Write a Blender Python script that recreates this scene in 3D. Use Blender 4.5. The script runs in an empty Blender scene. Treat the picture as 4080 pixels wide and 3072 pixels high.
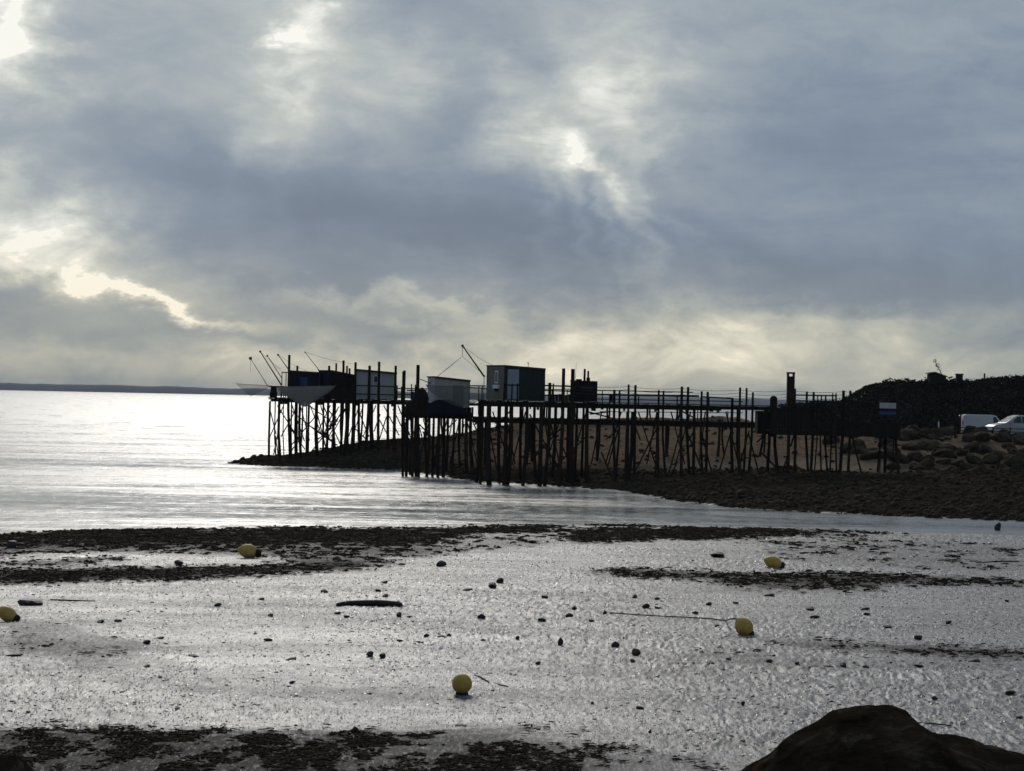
import bpy, math, random
import numpy as np
from mathutils import Vector, Matrix

scene = bpy.context.scene
C = scene.collection
rnd = random.Random(7)
R = math.radians

# ------------------------------------------------------------------ camera
F = 9000.0                      # focal length in photo pixels (4080 wide)
CAM = Vector((0.0, 0.0, 5.5))
HORIZON = 1589.0                # row of the true horizon in the middle column
PITCH = math.atan((HORIZON - 1536.0) / F)
ROLL = math.atan(0.0204)
fwd = Vector((0, math.cos(PITCH), math.sin(PITCH)))
up0 = Vector((0, -math.sin(PITCH), math.cos(PITCH)))
cr = Vector((1, 0, 0)) * math.cos(ROLL) + up0 * math.sin(ROLL)
cu = -Vector((1, 0, 0)) * math.sin(ROLL) + up0 * math.cos(ROLL)
cam = bpy.data.cameras.new('camera')
cam.sensor_width = 36.0
cam.sensor_fit = 'HORIZONTAL'
cam.lens = 36.0 * F / 4080.0
cam.clip_start = 0.1
cam.clip_end = 30000.0
camo = bpy.data.objects.new('camera', cam)
camo.matrix_world = Matrix(((cr.x, cu.x, -fwd.x, CAM.x), (cr.y, cu.y, -fwd.y, CAM.y),
                            (cr.z, cu.z, -fwd.z, CAM.z), (0, 0, 0, 1)))
C.objects.link(camo)
scene.camera = camo

def ray(px, py):
    return fwd + cr * ((px - 2040.0) / F) + cu * ((1536.0 - py) / F)

def at(px, py, Y):
    """the point on the vertical plane y = Y seen at a photo pixel"""
    d = ray(px, py)
    return CAM + d * (Y / d.y)

def azel(px, py):
    d = ray(px, py)
    return math.atan2(d.x, d.y), math.atan2(d.z, math.hypot(d.x, d.y))

# ------------------------------------------------------------------ light
SUN_EL, SUN_AZ = R(28.0), R(-7.0)          # azimuth measured from +Y towards +X
sun_dir = Vector((math.sin(SUN_AZ) * math.cos(SUN_EL), math.cos(SUN_AZ) * math.cos(SUN_EL), math.sin(SUN_EL)))
sl = bpy.data.lights.new('sun', 'SUN')
sl.energy = 1.3
sl.angle = R(11.0)
sl.color = (1.0, 0.95, 0.88)
so = bpy.data.objects.new('sun', sl)
so.rotation_euler = (-sun_dir).to_track_quat('-Z', 'Y').to_euler()
so.location = (0, 0, 60)
C.objects.link(so)

scene.view_settings.view_transform = 'Standard'
scene.view_settings.look = 'None'
scene.view_settings.exposure = 0.0
scene.view_settings.gamma = 1.0
scene.view_settings.use_curve_mapping = False
scene.cycles.use_denoising = True
scene.cycles.max_bounces = 5
scene.cycles.diffuse_bounces = 2
scene.cycles.volume_bounces = 0
scene.cycles.transparent_max_bounces = 12
scene.cycles.filter_width = 1.5

world = bpy.data.worlds.new('World')
scene.world = world
world.use_nodes = True

class NT:
    """small helper round a node tree"""
    def __init__(self, tree):
        self.t = tree
        self.t.nodes.clear()
    def n(self, kind, **props):
        nd = self.t.nodes.new(kind)
        for k, v in props.items():
            setattr(nd, k, v)
        return nd
    def link(self, a, b):
        self.t.links.new(a, b)
    def put(self, sock, v):
        if hasattr(v, 'is_output') or isinstance(v, bpy.types.NodeSocket):
            self.t.links.new(v, sock)
        else:
            sock.default_value = v
    def math(self, op, a, b=None, c=None, clamp=False):
        nd = self.n('ShaderNodeMath', operation=op, use_clamp=clamp)
        for i, v in enumerate((a, b, c)):
            if v is not None:
                self.put(nd.inputs[i], v)
        return nd.outputs[0]
    def vmath(self, op, a, b=None, c=None):
        nd = self.n('ShaderNodeVectorMath', operation=op)
        for i, v in enumerate((a, b, c)):
            if v is not None:
                self.put(nd.inputs[i], v)
        return nd.outputs['Value'] if op in ('LENGTH', 'DOT_PRODUCT') else nd.outputs[0]
    def noise(self, vec, scale, detail=4.0, rough=0.55, dist=0.0, col=False):
        nd = self.n('ShaderNodeTexNoise')
        if vec is not None:
            self.link(vec, nd.inputs['Vector'])
        nd.inputs['Scale'].default_value = scale
        nd.inputs['Detail'].default_value = detail
        nd.inputs['Roughness'].default_value = rough
        nd.inputs['Distortion'].default_value = dist
        return nd.outputs['Color' if col else 'Fac']
    def ramp(self, fac, stops, interp='LINEAR'):
        nd = self.n('ShaderNodeValToRGB')
        nd.color_ramp.interpolation = interp
        e = nd.color_ramp.elements
        while len(e) > 1:
            e.remove(e[-1])
        for i, (p, c) in enumerate(stops):
            el = e[0] if i == 0 else e.new(p)
            el.position = p
            if isinstance(c, (int, float)):
                c = (c, c, c)
            el.color = (*c, 1)
        self.put(nd.inputs[0], fac)
        return nd.outputs[0]
    def mix(self, fac, a, b, blend='MIX'):
        nd = self.n('ShaderNodeMix', data_type='RGBA', blend_type=blend)
        self.put(nd.inputs[0], fac)
        for s, v in ((nd.inputs[6], a), (nd.inputs[7], b)):
            if isinstance(v, (tuple, list)) and len(v) == 3:
                v = (*v, 1)
            self.put(s, v)
        return nd.outputs[2]
    def mapping(self, vec, loc=(0, 0, 0), rot=(0, 0, 0), sc=(1, 1, 1), kind='POINT'):
        nd = self.n('ShaderNodeMapping', vector_type=kind)
        self.link(vec, nd.inputs['Vector'])
        nd.inputs['Location'].default_value = loc
        nd.inputs['Rotation'].default_value = rot
        nd.inputs['Scale'].default_value = sc
        return nd.outputs[0]

# ---- the sky: broken grey cloud in front of a Nishita sky
w = NT(world.node_tree)
tc = w.n('ShaderNodeTexCoord')
dirv = w.vmath('NORMALIZE', tc.outputs['Generated'])
sep = w.n('ShaderNodeSeparateXYZ')
w.link(dirv, sep.inputs[0])
az = w.math('ARCTAN2', sep.outputs[0], sep.outputs[1])
el = w.math('ARCSINE', sep.outputs[2])
comb = w.n('ShaderNodeCombineXYZ')
w.link(az, comb.inputs[0]); w.link(el, comb.inputs[1])
sq = w.mapping(dirv, sc=(1.0, 1.0, 1.9))
warp = w.noise(sq, 9.0, 3.0, 0.6, col=True)
warp2 = w.noise(sq, 40.0, 4.0, 0.65, col=True)
off = w.vmath('SUBTRACT', warp, (0.5, 0.5, 0.5))
off = w.vmath('MULTIPLY', off, (0.085, 0.06, 0.0))
off2 = w.vmath('SUBTRACT', warp2, (0.5, 0.5, 0.5))
off2 = w.vmath('MULTIPLY', off2, (0.034, 0.026, 0.0))
pos = w.vmath('ADD', w.vmath('ADD', comb.outputs[0], off), off2)
big = w.noise(w.mapping(dirv, sc=(1.0, 1.0, 2.6)), 5.5, 6.0, 0.58, 0.6)
fine = w.noise(w.mapping(dirv, sc=(1.0, 1.0, 2.2)), 24.0, 6.0, 0.62, 0.5)
val = w.math('MULTIPLY_ADD', big, 0.36, 0.085)
val = w.math('MULTIPLY_ADD', w.math('SUBTRACT', fine, 0.5), 0.24, val)
# glow of the hidden sun through the cloud sheet
sd = w.vmath('DOT_PRODUCT', dirv, tuple(sun_dir))
glow = w.math('POWER', w.math('MAXIMUM', sd, 0.0), 22.0)
val = w.math('MULTIPLY_ADD', glow, 0.35, val)
clouds = [  # photo px, py, half width, half height, tilt, brightness
    (30, 235, 130, 170, 0, .40), (60, 0, 280, 60, 0, .32), (250, 300, 130, 45, 0, .22), (60, 130, 260, 260, 0, .12),
    (1050, 175, 90, 45, 0, .34), (1215, 120, 160, 80, -12, .20), (1200, 230, 120, 140, 0, .16), (1180, 380, 200, 240, 0, .08),
    (1300, 220, 420, 240, -14, .10), (1650, 300, 160, 110, -25, .16), (2050, 300, 130, 60, 0, .16),
    (2150, 470, 150, 120, -20, .14), (2250, 570, 260, 80, -22, .18), (2440, 650, 220, 50, -40, .27), (2040, 590, 160, 100, 0, .17), (2470, 500, 420, 330, 0, .12),
    (2600, 850, 70, 280, 14, .26), (2430, 330, 170, 240, -14, .19), (2610, 390, 130, 210, 12, .18), (2340, 820, 50, 280, 8, .15), (2480, 880, 40, 280, 10, .15), (2730, 830, 50, 280, 18, .13), (2200, 850, 50, 250, 4, .10), (1180, 560, 60, 260, 0, .08), (1020, 540, 50, 240, -4, .06),
    (190, 985, 500, 150, -14, .36), (20, 1060, 380, 110, -8, .31), (610, 1172, 300, 28, -9, .44),
    (1500, 1200, 460, 30, -6, .18), (2000, 1430, 1400, 120, 0, .28), (3000, 1370, 1100, 110, 0, .24),
    (3350, 1265, 380, 40, 0, .12), (0, 740, 130, 110, 0, .18), (1400, 1550, 3600, 130, 0, .26), (600, 330, 700, 330, 0, .08),
    (2900, 100, 1300, 200, 0, .06), (3700, 250, 700, 400, 0, .05),
    (850, 680, 650, 170, -6, -.09), (1600, 850, 900, 170, -8, -.15), (3250, 560, 600, 330, 0, -.07),
    (1880, 420, 240, 140, 0, -.08), (3500, 1060, 900, 120, 0, -.10), (900, 1270, 700, 50, -3, -.07),
    (1750, 60, 520, 130, -12, -.10), (2300, 1010, 900, 120, 0, -.09), (650, 170, 250, 150, 0, -.04),
]
acc = None
for (px, py, rx, ry, tilt, amp) in clouds:
    a0, e0 = azel(px, py)
    m = w.mapping(pos, loc=(a0, e0, 0), rot=(0, 0, R(tilt)), sc=(rx / F, ry / F, 1.0), kind='TEXTURE')
    d2 = w.vmath('DOT_PRODUCT', m, m)
    g = w.math('POWER', 0.42, d2)
    acc = w.math('MULTIPLY', g, amp) if acc is None else w.math('MULTIPLY_ADD', g, amp, acc)
tex = w.math('MULTIPLY_ADD', fine, 1.5, .25)
val = w.math('ADD', val, w.math('MULTIPLY', acc, tex))
val = w.math('MULTIPLY_ADD', val, 1.28, -.11)
cloud = w.ramp(val, [(0.0, (.115, .170, .256)), (.20, (.172, .236, .327)), (.42, (.295, .355, .408)),
                     (.68, (.48, .520, .515)), (.96, (.78, .80, .755)), (1.0, (.92, .92, .86))])
# the air close to the horizon is warmer
low = w.ramp(w.math('ABSOLUTE', el), [(0.0, 1.0), (.035, .8), (.075, 0.0)])
warm = w.mix(1.0, cloud, (1.08, .995, .84), 'MULTIPLY')
cloud = w.mix(low, cloud, warm)
sky = w.n('ShaderNodeTexSky', sky_type='NISHITA', sun_disc=False)
sky.sun_elevation = SUN_EL
sky.sun_rotation = SUN_AZ
sky.altitude = 0.0
sky.air_density = 1.0
sky.dust_density = 2.0
bgs = 0.1
cloud10 = w.mix(1.0, cloud, (10.0, 10.0, 10.0), 'MULTIPLY')
total = w.mix(0.97, sky.outputs[0], cloud10)
bg = w.n('ShaderNodeBackground')
w.link(total, bg.inputs[0])
bg.inputs[1].default_value = bgs
world.cycles.sampling_method = 'MANUAL'
world.cycles.sample_map_resolution = 512
wo = w.n('ShaderNodeOutputWorld')
w.link(bg.outputs[0], wo.inputs[0])

# ------------------------------------------------------------------ helpers
def tag(o, label=None, cat=None, group=None, kind=None):
    if label: o['label'] = label
    if cat: o['category'] = cat
    if group: o['group'] = group
    if kind: o['kind'] = kind
    return o

def thing(name, loc, label, cat, group=None):
    o = bpy.data.objects.new(name, None)
    o.empty_display_size = 0.3
    o.location = loc
    C.objects.link(o)
    return tag(o, label, cat, group)

class MB:
    """collects shapes in world coordinates, then links them as one mesh object"""
    def __init__(self):
        self.v = []; self.f = []
    def add(self, vs, fs):
        b = len(self.v)
        self.v.extend(Vector(p) for p in vs)
        self.f.extend(tuple(i + b for i in f) for f in fs)
        return self
    def obox(self, o, ax, ay, az_):
        """box from a corner and three edge vectors"""
        o, ax, ay, az_ = Vector(o), Vector(ax), Vector(ay), Vector(az_)
        vs = [o, o + ax, o + ax + ay, o + ay]
        vs += [p + az_ for p in vs]
        if ax.cross(ay).dot(az_) < 0:
            fs = [(0, 1, 2, 3), (4, 7, 6, 5), (0, 4, 5, 1), (1, 5, 6, 2), (2, 6, 7, 3), (3, 7, 4, 0)]
        else:
            fs = [(0, 3, 2, 1), (4, 5, 6, 7), (0, 1, 5, 4), (1, 2, 6, 5), (2, 3, 7, 6), (3, 0, 4, 7)]
        return self.add(vs, fs)
    def box(self, x0, x1, y0, y1, z0, z1):
        return self.obox((x0, y0, z0), (x1 - x0, 0, 0), (0, y1 - y0, 0), (0, 0, z1 - z0))
    def beam(self, a, b, wd, ht):
        """rectangular timber from a to b"""
        a, b = Vector(a), Vector(b)
        d = b - a
        s = d.cross(Vector((0, 0, 1)))
        if s.length < 1e-4: s = Vector((1, 0, 0))
        s.normalize(); u = s.cross(d).normalized()
        return self.obox(a - s * wd / 2 - u * ht / 2, d, s * wd, u * ht)
    def tube(self, pts, rad, n=6, cap=True):
        pts = [Vector(p) for p in pts]
        if not isinstance(rad, (list, tuple)): rad = [rad] * len(pts)
        b = len(self.v)
        t0 = (pts[1] - pts[0]).normalized()
        ref = Vector((0, 0, 1)) if abs(t0.z) < 0.9 else Vector((1, 0, 0))
        for i, p in enumerate(pts):
            t = (pts[min(i + 1, len(pts) - 1)] - pts[max(i - 1, 0)]).normalized()
            s = t.cross(ref)
            if s.length < 1e-5: s = t.cross(Vector((0, 1, 0)))
            s.normalize(); u = s.cross(t)
            for k in range(n):
                a = 2 * math.pi * k / n
                self.v.append(p + (s * math.cos(a) + u * math.sin(a)) * rad[i])
        for i in range(len(pts) - 1):
            for k in range(n):
                k2 = (k + 1) % n
                self.f.append((b + i * n + k, b + (i + 1) * n + k, b + (i + 1) * n + k2, b + i * n + k2))
        if cap:
            self.f.append(tuple(b + k for k in range(n)))
            self.f.append(tuple(b + (len(pts) - 1) * n + k for k in reversed(range(n))))
        return self
    def lathe(self, o, axis, prof, n=20):
        """surface of revolution; prof = (distance along axis, radius)"""
        o = Vector(o); axis = Vector(axis).normalized()
        s = axis.cross(Vector((0, 0, 1)))
        if s.length < 1e-3: s = Vector((1, 0, 0))
        s.normalize(); u = axis.cross(s)
        b = len(self.v)
        for (t, r) in prof:
            for k in range(n):
                a = 2 * math.pi * k / n
                self.v.append(o + axis * t + (s * math.cos(a) + u * math.sin(a)) * r)
        for i in range(len(prof) - 1):
            for k in range(n):
                k2 = (k + 1) % n
                self.f.append((b + i * n + k, b + i * n + k2, b + (i + 1) * n + k2, b + (i + 1) * n + k))
        self.f.append(tuple(b + k for k in reversed(range(n))))
        self.f.append(tuple(b + (len(prof) - 1) * n + k for k in range(n)))
        return self
    def build(self, name, mat, parent=None, origin=None, smooth=False, bevel=0.0):
        if origin is None:
            origin = parent_origin(parent) if parent else Vector((0, 0, 0))
        me = bpy.data.meshes.new(name)
        me.from_pydata([tuple(p - origin) for p in self.v], [], self.f)
        me.materials.append(mat)
        if smooth:
            me.polygons.foreach_set('use_smooth', [True] * len(me.polygons))
        me.update()
        o = bpy.data.objects.new(name, me)
        C.objects.link(o)
        if parent is not None:
            o.parent = parent
        else:
            o.location = origin
        if bevel:
            m = o.modifiers.new('bevel', 'BEVEL'); m.width = bevel; m.segments = 2
        return o

def parent_origin(p):
    v = Vector((0, 0, 0))
    while p is not None:
        v = v + p.location
        p = p.parent
    return v

# ---- numpy value noise
_g = np.random.RandomState(11).rand(256, 256)
def vnoise(x, y):
    x = np.asarray(x, float); y = np.asarray(y, float)
    xi = np.floor(x).astype(int); yi = np.floor(y).astype(int)
    fx = x - xi; fy = y - yi
    fx = fx * fx * (3 - 2 * fx); fy = fy * fy * (3 - 2 * fy)
    a = _g[xi % 256, yi % 256]; b = _g[(xi + 1) % 256, yi % 256]
    c = _g[xi % 256, (yi + 1) % 256]; d = _g[(xi + 1) % 256, (yi + 1) % 256]
    return (a * (1 - fx) + b * fx) * (1 - fy) + (c * (1 - fx) + d * fx) * fy
def fbm(x, y, o=4):
    s = 0.0; a = 0.5; t = 0.0
    for i in range(o):
        s = s + a * vnoise(x * 2 ** i + 17.3 * i, y * 2 ** i + 5.1 * i); t += a; a *= 0.5
    return s / t

# ------------------------------------------------------------------ materials
MATS = {}
def mat(name):
    m = bpy.data.materials.new(name); m.use_nodes = True
    MATS[name] = m
    t = NT(m.node_tree)
    out = t.n('ShaderNodeOutputMaterial')
    bs = t.n('ShaderNodeBsdfPrincipled')
    t.link(bs.outputs[0], out.inputs[0])
    return m, t, bs, out

def simple(name, a, b, scale=3.0, rough=0.75, spec=0.3, stretch=(1, 1, 1), bump=0.3, bscale=None, dist=0.02):
    m, t, bs, out = mat(name)
    co = t.n('ShaderNodeTexCoord').outputs['Object']
    co = t.mapping(co, sc=stretch)
    nz = t.noise(co, scale, 5.0, 0.65)
    t.put(bs.inputs['Base Color'], t.ramp(nz, [(.3, a), (.72, b)]))
    t.put(bs.inputs['Roughness'], t.math('MULTIPLY_ADD', nz, 0.2, rough - 0.1))
    bs.inputs['Specular IOR Level'].default_value = spec
    if bump:
        bp = t.n('ShaderNodeBump')
        bp.inputs['Strength'].default_value = bump
        bp.inputs['Distance'].default_value = dist
        t.link(t.noise(co, bscale or scale * 4, 4.0, 0.6), bp.inputs['Height'])
        t.link(bp.outputs[0], bs.inputs['Normal'])
    return m

WOOD = simple('weathered_dark_timber', (.010, .007, .005), (.034, .025, .018), 2.0, .85, .04, (1, 1, .12), .5, 14)
WOOD2 = simple('brown_timber', (.016, .009, .005), (.052, .032, .020), 2.2, .85, .04, (1, 1, .15), .5, 14)
DECK = simple('deck_timber', (.014, .011, .009), (.046, .038, .031), 1.5, .88, .04, (1, .3, 1), .4, 12)
CABLE = simple('black_cable', (.02, .02, .02), (.04, .04, .04), 2, .6, .3, bump=0)
STEEL = simple('dull_grey_steel', (.09, .09, .09), (.16, .15, .14), 3, .5, .5, bump=.1)
ROPE = simple('grey_rope', (.10, .09, .075), (.17, .155, .13), 9, .9, .1, bump=.2)
HUT_WHITE = simple('grey_white_hut_paint', (.38, .375, .36), (.54, .53, .51), 1.6, .7, .3, (1, 1, .3), .2)
HUT_CREAM = simple('cream_hut_boards', (.30, .285, .25), (.44, .42, .38), 1.6, .7, .3, (1, 1, .3), .2)
HUT_GREY = simple('grey_brown_boards', (.115, .105, .085), (.20, .185, .15), 1.8, .75, .3, (1, 1, .3), .3)
HUT_GREEN = simple('dark_green_boards', (.020, .030, .026), (.042, .055, .048), 1.8, .85, .06, (1, 1, .3), .3)
HUT_BLUE = simple('dark_blue_boards', (.010, .012, .028), (.022, .024, .045), 1.8, .85, .06, (1, 1, .3), .3)
HUT_BLACK = simple('tarred_boards', (.010, .009, .009), (.022, .02, .018), 1.8, .85, .06, (1, 1, .3), .3)
ROOF = simple('roof_felt', (.025, .022, .022), (.06, .05, .048), 2.4, .85, .2, bump=.3)
DOOR_PALE = simple('pale_blue_door', (.25, .28, .32), (.34, .37, .41), 1.4, .6, .4, bump=.1)
WHITE = simple('white_paint', (.62, .62, .62), (.76, .76, .75), 2, .5, .4, bump=.05)
SHUTTER = simple('blue_shutter', (.015, .035, .10), (.03, .06, .15), 2, .6, .3, bump=.1)
TARP = simple('dark_blue_net_bundle', (.003, .004, .014), (.007, .009, .028), 5, .85, .2, bump=.8, dist=.05)
TARPBLACK = simple('black_net_bundle', (.008, .008, .010), (.02, .019, .018), 5, .85, .2, bump=.8, dist=.05)
BUOY = simple('yellow_buoy_plastic', (.40, .23, .04), (.62, .42, .13), 5, .6, .2, bump=.15, bscale=30)
BUOYDARK = simple('fouled_buoy_base', (.014, .012, .010), (.04, .032, .02), 9, .8, .2, bump=.6)
STONE = simple('wet_dark_stone', (.018, .015, .014), (.055, .045, .04), 6, .55, .4, bump=.7, dist=.03)
STONE_OR = simple('rusty_stone', (.05, .028, .014), (.16, .08, .03), 8, .6, .4, bump=.6, dist=.03)
BOULDER = simple('revetment_boulder', (.014, .010, .006), (.085, .062, .042), 1.6, .9, .03, bump=.8, bscale=7, dist=.08)
DRIFT = simple('wet_driftwood', (.014, .011, .011), (.04, .03, .026), 3, .6, .3, (1, 1, 1), .5)
GLASS_D = simple('dark_glass', (.01, .012, .014), (.016, .018, .02), 1, .12, .5, bump=0)
RUBBER = simple('tyre_rubber', (.012, .012, .012), (.02, .02, .02), 4, .8, .2, bump=0)
VANW = simple('white_van_paint', (.40, .41, .42), (.47, .47, .47), .6, .3, .5, bump=0)
CARS = simple('silver_car_paint', (.33, .34, .36), (.38, .39, .41), .6, .25, .6, bump=0)
PLASTIC = simple('black_plastic', (.012, .012, .012), (.022, .022, .022), 2, .5, .4, bump=0)
REDLENS = simple('red_lens', (.35, .02, .015), (.42, .03, .02), 2, .3, .5, bump=0)
LAMPGLASS = simple('lamp_glass', (.5, .52, .55), (.6, .62, .64), 2, .15, .6, bump=0)
SIGNW = simple('faded_white_sign', (.42, .40, .44), (.54, .52, .55), 3, .6, .3, bump=0)
SIGNB = simple('blue_sign', (.03, .045, .16), (.05, .07, .22), 3, .6, .3, bump=0)
LEAF = simple('dark_scrub_leaves', (.0025, .003, .0018), (.011, .010, .005), .5, .9, .1, bump=0)
WEED = simple('brown_black_seaweed', (.005, .0035, .002), (.034, .021, .010), 2.3, .85, .02, bump=0)
PEBBLE = simple('shore_pebbles', (.006, .0045, .0025), (.056, .039, .024), 1.7, .9, .03, bump=0)

# ---- netting: fine mesh, partly see-through
def net_mat(name, col, alpha):
    m, t, bs, out = mat(name)
    bs.inputs['Base Color'].default_value = (*col, 1)
    bs.inputs['Roughness'].default_value = .9
    bs.inputs['Specular IOR Level'].default_value = .1
    co = t.n('ShaderNodeTexCoord').outputs['Object']
    nz = t.noise(co, 1.2, 4, .6)
    tr = t.n('ShaderNodeBsdfTransparent')
    mx = t.n('ShaderNodeMixShader')
    t.put(mx.inputs[0], t.math('MULTIPLY_ADD', nz, .25, alpha - .12, clamp=True))
    t.link(tr.outputs[0], mx.inputs[1]); t.link(bs.outputs[0], mx.inputs[2])
    t.link(mx.outputs[0], out.inputs[0])
    return m
NET1 = net_mat('grey_netting', (.30, .285, .25), .82)
NET2 = net_mat('pale_netting', (.16, .165, .14), .40)
NET3 = net_mat('far_netting', (.12, .11, .10), .22)

# ------------------------------------------------------------------ terrain
I = np.interp
XS = [-40, -23.5, -22, -19.8, -14.7, -8.2, -2.3, 3.3, 7, 9.2, 12.5, 18.5, 25, 45, 140]
YS = [260, 190, 177, 173.3, 171, 168, 150, 144, 138, 126, 118, 114, 111, 104, 92]
XB = [-40, -22, -15, -8, -2, 4, 10, 17, 25, 45, 140]
YB = [261, 177.3, 172.5, 170, 153, 150, 150, 150, 147, 146, 146]
ZB = [0, .02, .25, .4, .4, .6, .95, 1.3, 1.3, 1.3, 1.3]
XC = [-40, -23, -22, -19.3, -13.8, -9.0, -2.9, .7, 4, 17, 21, 25, 45, 140]
YC = [262, 180, 178, 178, 179, 179, 180, 180, 180, 178, 168, 160, 160, 160]
ZC = [-.5, -.3, .1, .55, 1.4, 2.15, 2.85, 3.6, 3.95, 4.4, 4.0, 3.6, 3.6, 3.6]
XM = [-60, -30, -19, -10.6, 2, 12.7, 21.9, 60]
YM = [75, 79, 84.5, 92, 98, 99, 97, 92]
XH = [17, 22, 26, 28.5, 34.3, 35, 36, 37.3, 39, 44, 52, 90, 300]
ZH = [-1.5, 3.2, 4.3, 5.1, 5.5, 5.8, 6.5, 7.3, 7.65, 7.6, 8.25, 9.5, 10.5]

def height(X, Y, detail=True):
    X = np.asarray(X, float); Y = np.asarray(Y, float)
    # mudflat
    ym = I(X, XM, YM)
    d = ym - Y
    zm = np.where(d > 0, .035 + d * .0055, np.maximum(.035 + d * .03, -1.6))
    if detail:
        zm = zm + (fbm(X * .09 + 3, Y * .22, 3) - .5) * .10 * np.clip((d + 4) / 6, 0, 1)
    # embankment under the camera
    ze = I(Y, [-400, 2.0, 22.0, 27.0], [3.85, 3.85, .6, .3])
    zm = np.where(Y < 27, np.maximum(zm, ze), zm)
    # point of land
    ys = I(X, XS, YS); yb = I(X, XB, YB); zb = I(X, XB, ZB); yc = I(X, XC, YC); zc = I(X, XC, ZC)
    yb = np.maximum(yb, ys + .3); yc = np.maximum(yc, yb + .5)
    t1 = (Y - ys) / (yb - ys); t2 = (Y - yb) / (yc - yb)
    zl = np.where(Y < ys, (Y - ys) * .06, np.where(Y < yb, zb * t1, zb + (zc - zb) * np.clip(t2, 0, 1)))
    back = zc - (Y - yc) * .32
    zhill = I(X, XH, ZH)
    hill = np.where(Y < 206, zc, zc - .5 + (zhill - zc + .5) * np.clip((Y - 206) / 22.0, 0, 1))
    hill = hill - np.clip(Y - 160, 0, 30) * .017 * (Y < 206) - np.clip((206 - Y) / 16, 0, 0)
    hill = np.where(Y > 240, hill - (Y - 240) * .35, hill)
    k = np.clip((X - 18) / 8.0, 0, 1)
    hb = back * (1 - k) + hill * k
    zl = np.where(Y > yc, hb, zl)
    zl = np.maximum(zl, -1.7)
    if detail:
        land = np.clip((Y - ys + 2) / 6, 0, 1) * (Y > 99)
        zl = zl + (fbm(X * .45, Y * .45, 4) - .5) * .5 * land * np.clip(1.2 - k * .9 * (Y > 161), 0.15, 1)
    z = np.where(Y > 99, np.maximum(zl, np.where(Y < ys, zm, -1.7)), zm)
    z = np.where((Y > 99) & (Y < ys), np.minimum(np.maximum(zm, zl), .02), z)
    return z

def ground(px, py):
    """where the ray through a photo pixel first meets the ground or the water"""
    d = ray(px, py)
    t = np.concatenate([np.arange(20, 130, .05), np.arange(130, 400, .1)]) / d.y
    X = CAM.x + d.x * t; Y = CAM.y + d.y * t; Z = CAM.z + d.z * t
    g = np.maximum(height(X, Y), 0.0)
    hit = np.nonzero(Z <= g)[0]
    i = hit[0] if len(hit) else len(t) - 1
    return Vector((X[i], Y[i], g[i]))

def gz(x, y):
    return float(height(np.array([x]), np.array([y]))[0])

# seaweed-covered zones, outlined as seen and laid on the flat
ZONES = [  # (density, outline in photo pixels)
    (1.0, [(-60, 2145), (170, 2121), (500, 2113), (900, 2110), (1400, 2113), (1800, 2109), (2260, 2098),
           (2250, 2111), (1850, 2128), (1800, 2160), (1640, 2176), (1200, 2168), (700, 2180), (-60, 2180)]),
    (.62, [(-60, 2182), (700, 2178), (1200, 2166), (1780, 2158), (1700, 2200), (1560, 2236), (1380, 2258),
           (1200, 2255), (1000, 2212), (600, 2204), (-60, 2212)]),
    (.85, [(-60, 2248), (200, 2236), (420, 2222), (410, 2232), (200, 2250), (-60, 2262)]),
    (1.0, [(-60, 2278), (300, 2270), (560, 2268), (840, 2262), (1100, 2262), (1400, 2244), (1580, 2226),
           (1480, 2252), (1330, 2272), (1030, 2292), (700, 2308), (300, 2322), (-60, 2330)]),
    (1.0, [(2215, 2140), (2300, 2120), (2480, 2108), (2800, 2106), (3120, 2110), (3240, 2120), (3060, 2136),
           (2780, 2147), (2500, 2154), (2280, 2155)]),
    (.55, [(3200, 2116), (3540, 2124), (3520, 2132), (3200, 2138)]),
    (.9, [(2370, 2090), (2500, 2078), (2620, 2082), (2610, 2090), (2450, 2096)]),
    (.9, [(2630, 2076), (2740, 2068), (2880, 2074), (2800, 2082), (2640, 2082)]),
    (.33, [(1880, 2140), (2200, 2118), (2215, 2160), (2100, 2180), (1840, 2192), (1700, 2200)]),
    (.80, [(2380, 2272), (2600, 2270), (2900, 2284), (3400, 2286), (3800, 2305), (4140, 2316), (4140, 2328),
           (3700, 2328), (3480, 2348), (3150, 2350), (2900, 2338), (2880, 2328), (2700, 2306), (2400, 2294)]),
    (.25, [(3000, 2150), (3500, 2150), (4140, 2176), (4140, 2280), (3600, 2270), (3100, 2240)]),
    (.40, [(2960, 2552), (3200, 2545), (3480, 2566), (3500, 2592), (3300, 2598), (3100, 2580)]),
    (.85, [(3460, 2574), (3700, 2576), (3900, 2590), (4140, 2598), (4140, 2620), (3850, 2612), (3650, 2604), (3480, 2592)]),
    (.22, [(2750, 2590), (3000, 2585), (3300, 2640), (4140, 2620), (4140, 2650), (3300, 2670), (2800, 2640)]),
    (.78, [(-60, 2925), (150, 2918), (420, 2915), (620, 2930), (900, 2912), (1100, 2926), (1250, 2990), (1200, 3120), (-60, 3120)]),
    (.65, [(1080, 2925), (1400, 2915), (1650, 2935), (1900, 2922), (2250, 2912), (2150, 2960), (2300, 3010), (2450, 3120), (1180, 3120)]),
    (.35, [(1500, 2930), (2400, 2960), (2700, 3010), (2950, 3040), (3000, 3120), (2300, 3120)]),
    (.32, [(-60, 2480), (260, 2500), (560, 2560), (620, 2660), (400, 2690), (200, 2640), (-60, 2600)]),
]
zone_xy = []
for dens, pts in ZONES:
    out = []
    for (px, py) in pts:
        p = ground(px, py)
        out.append((p.x, p.y))
    zone_xy.append((dens, np.array(out)))

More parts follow.
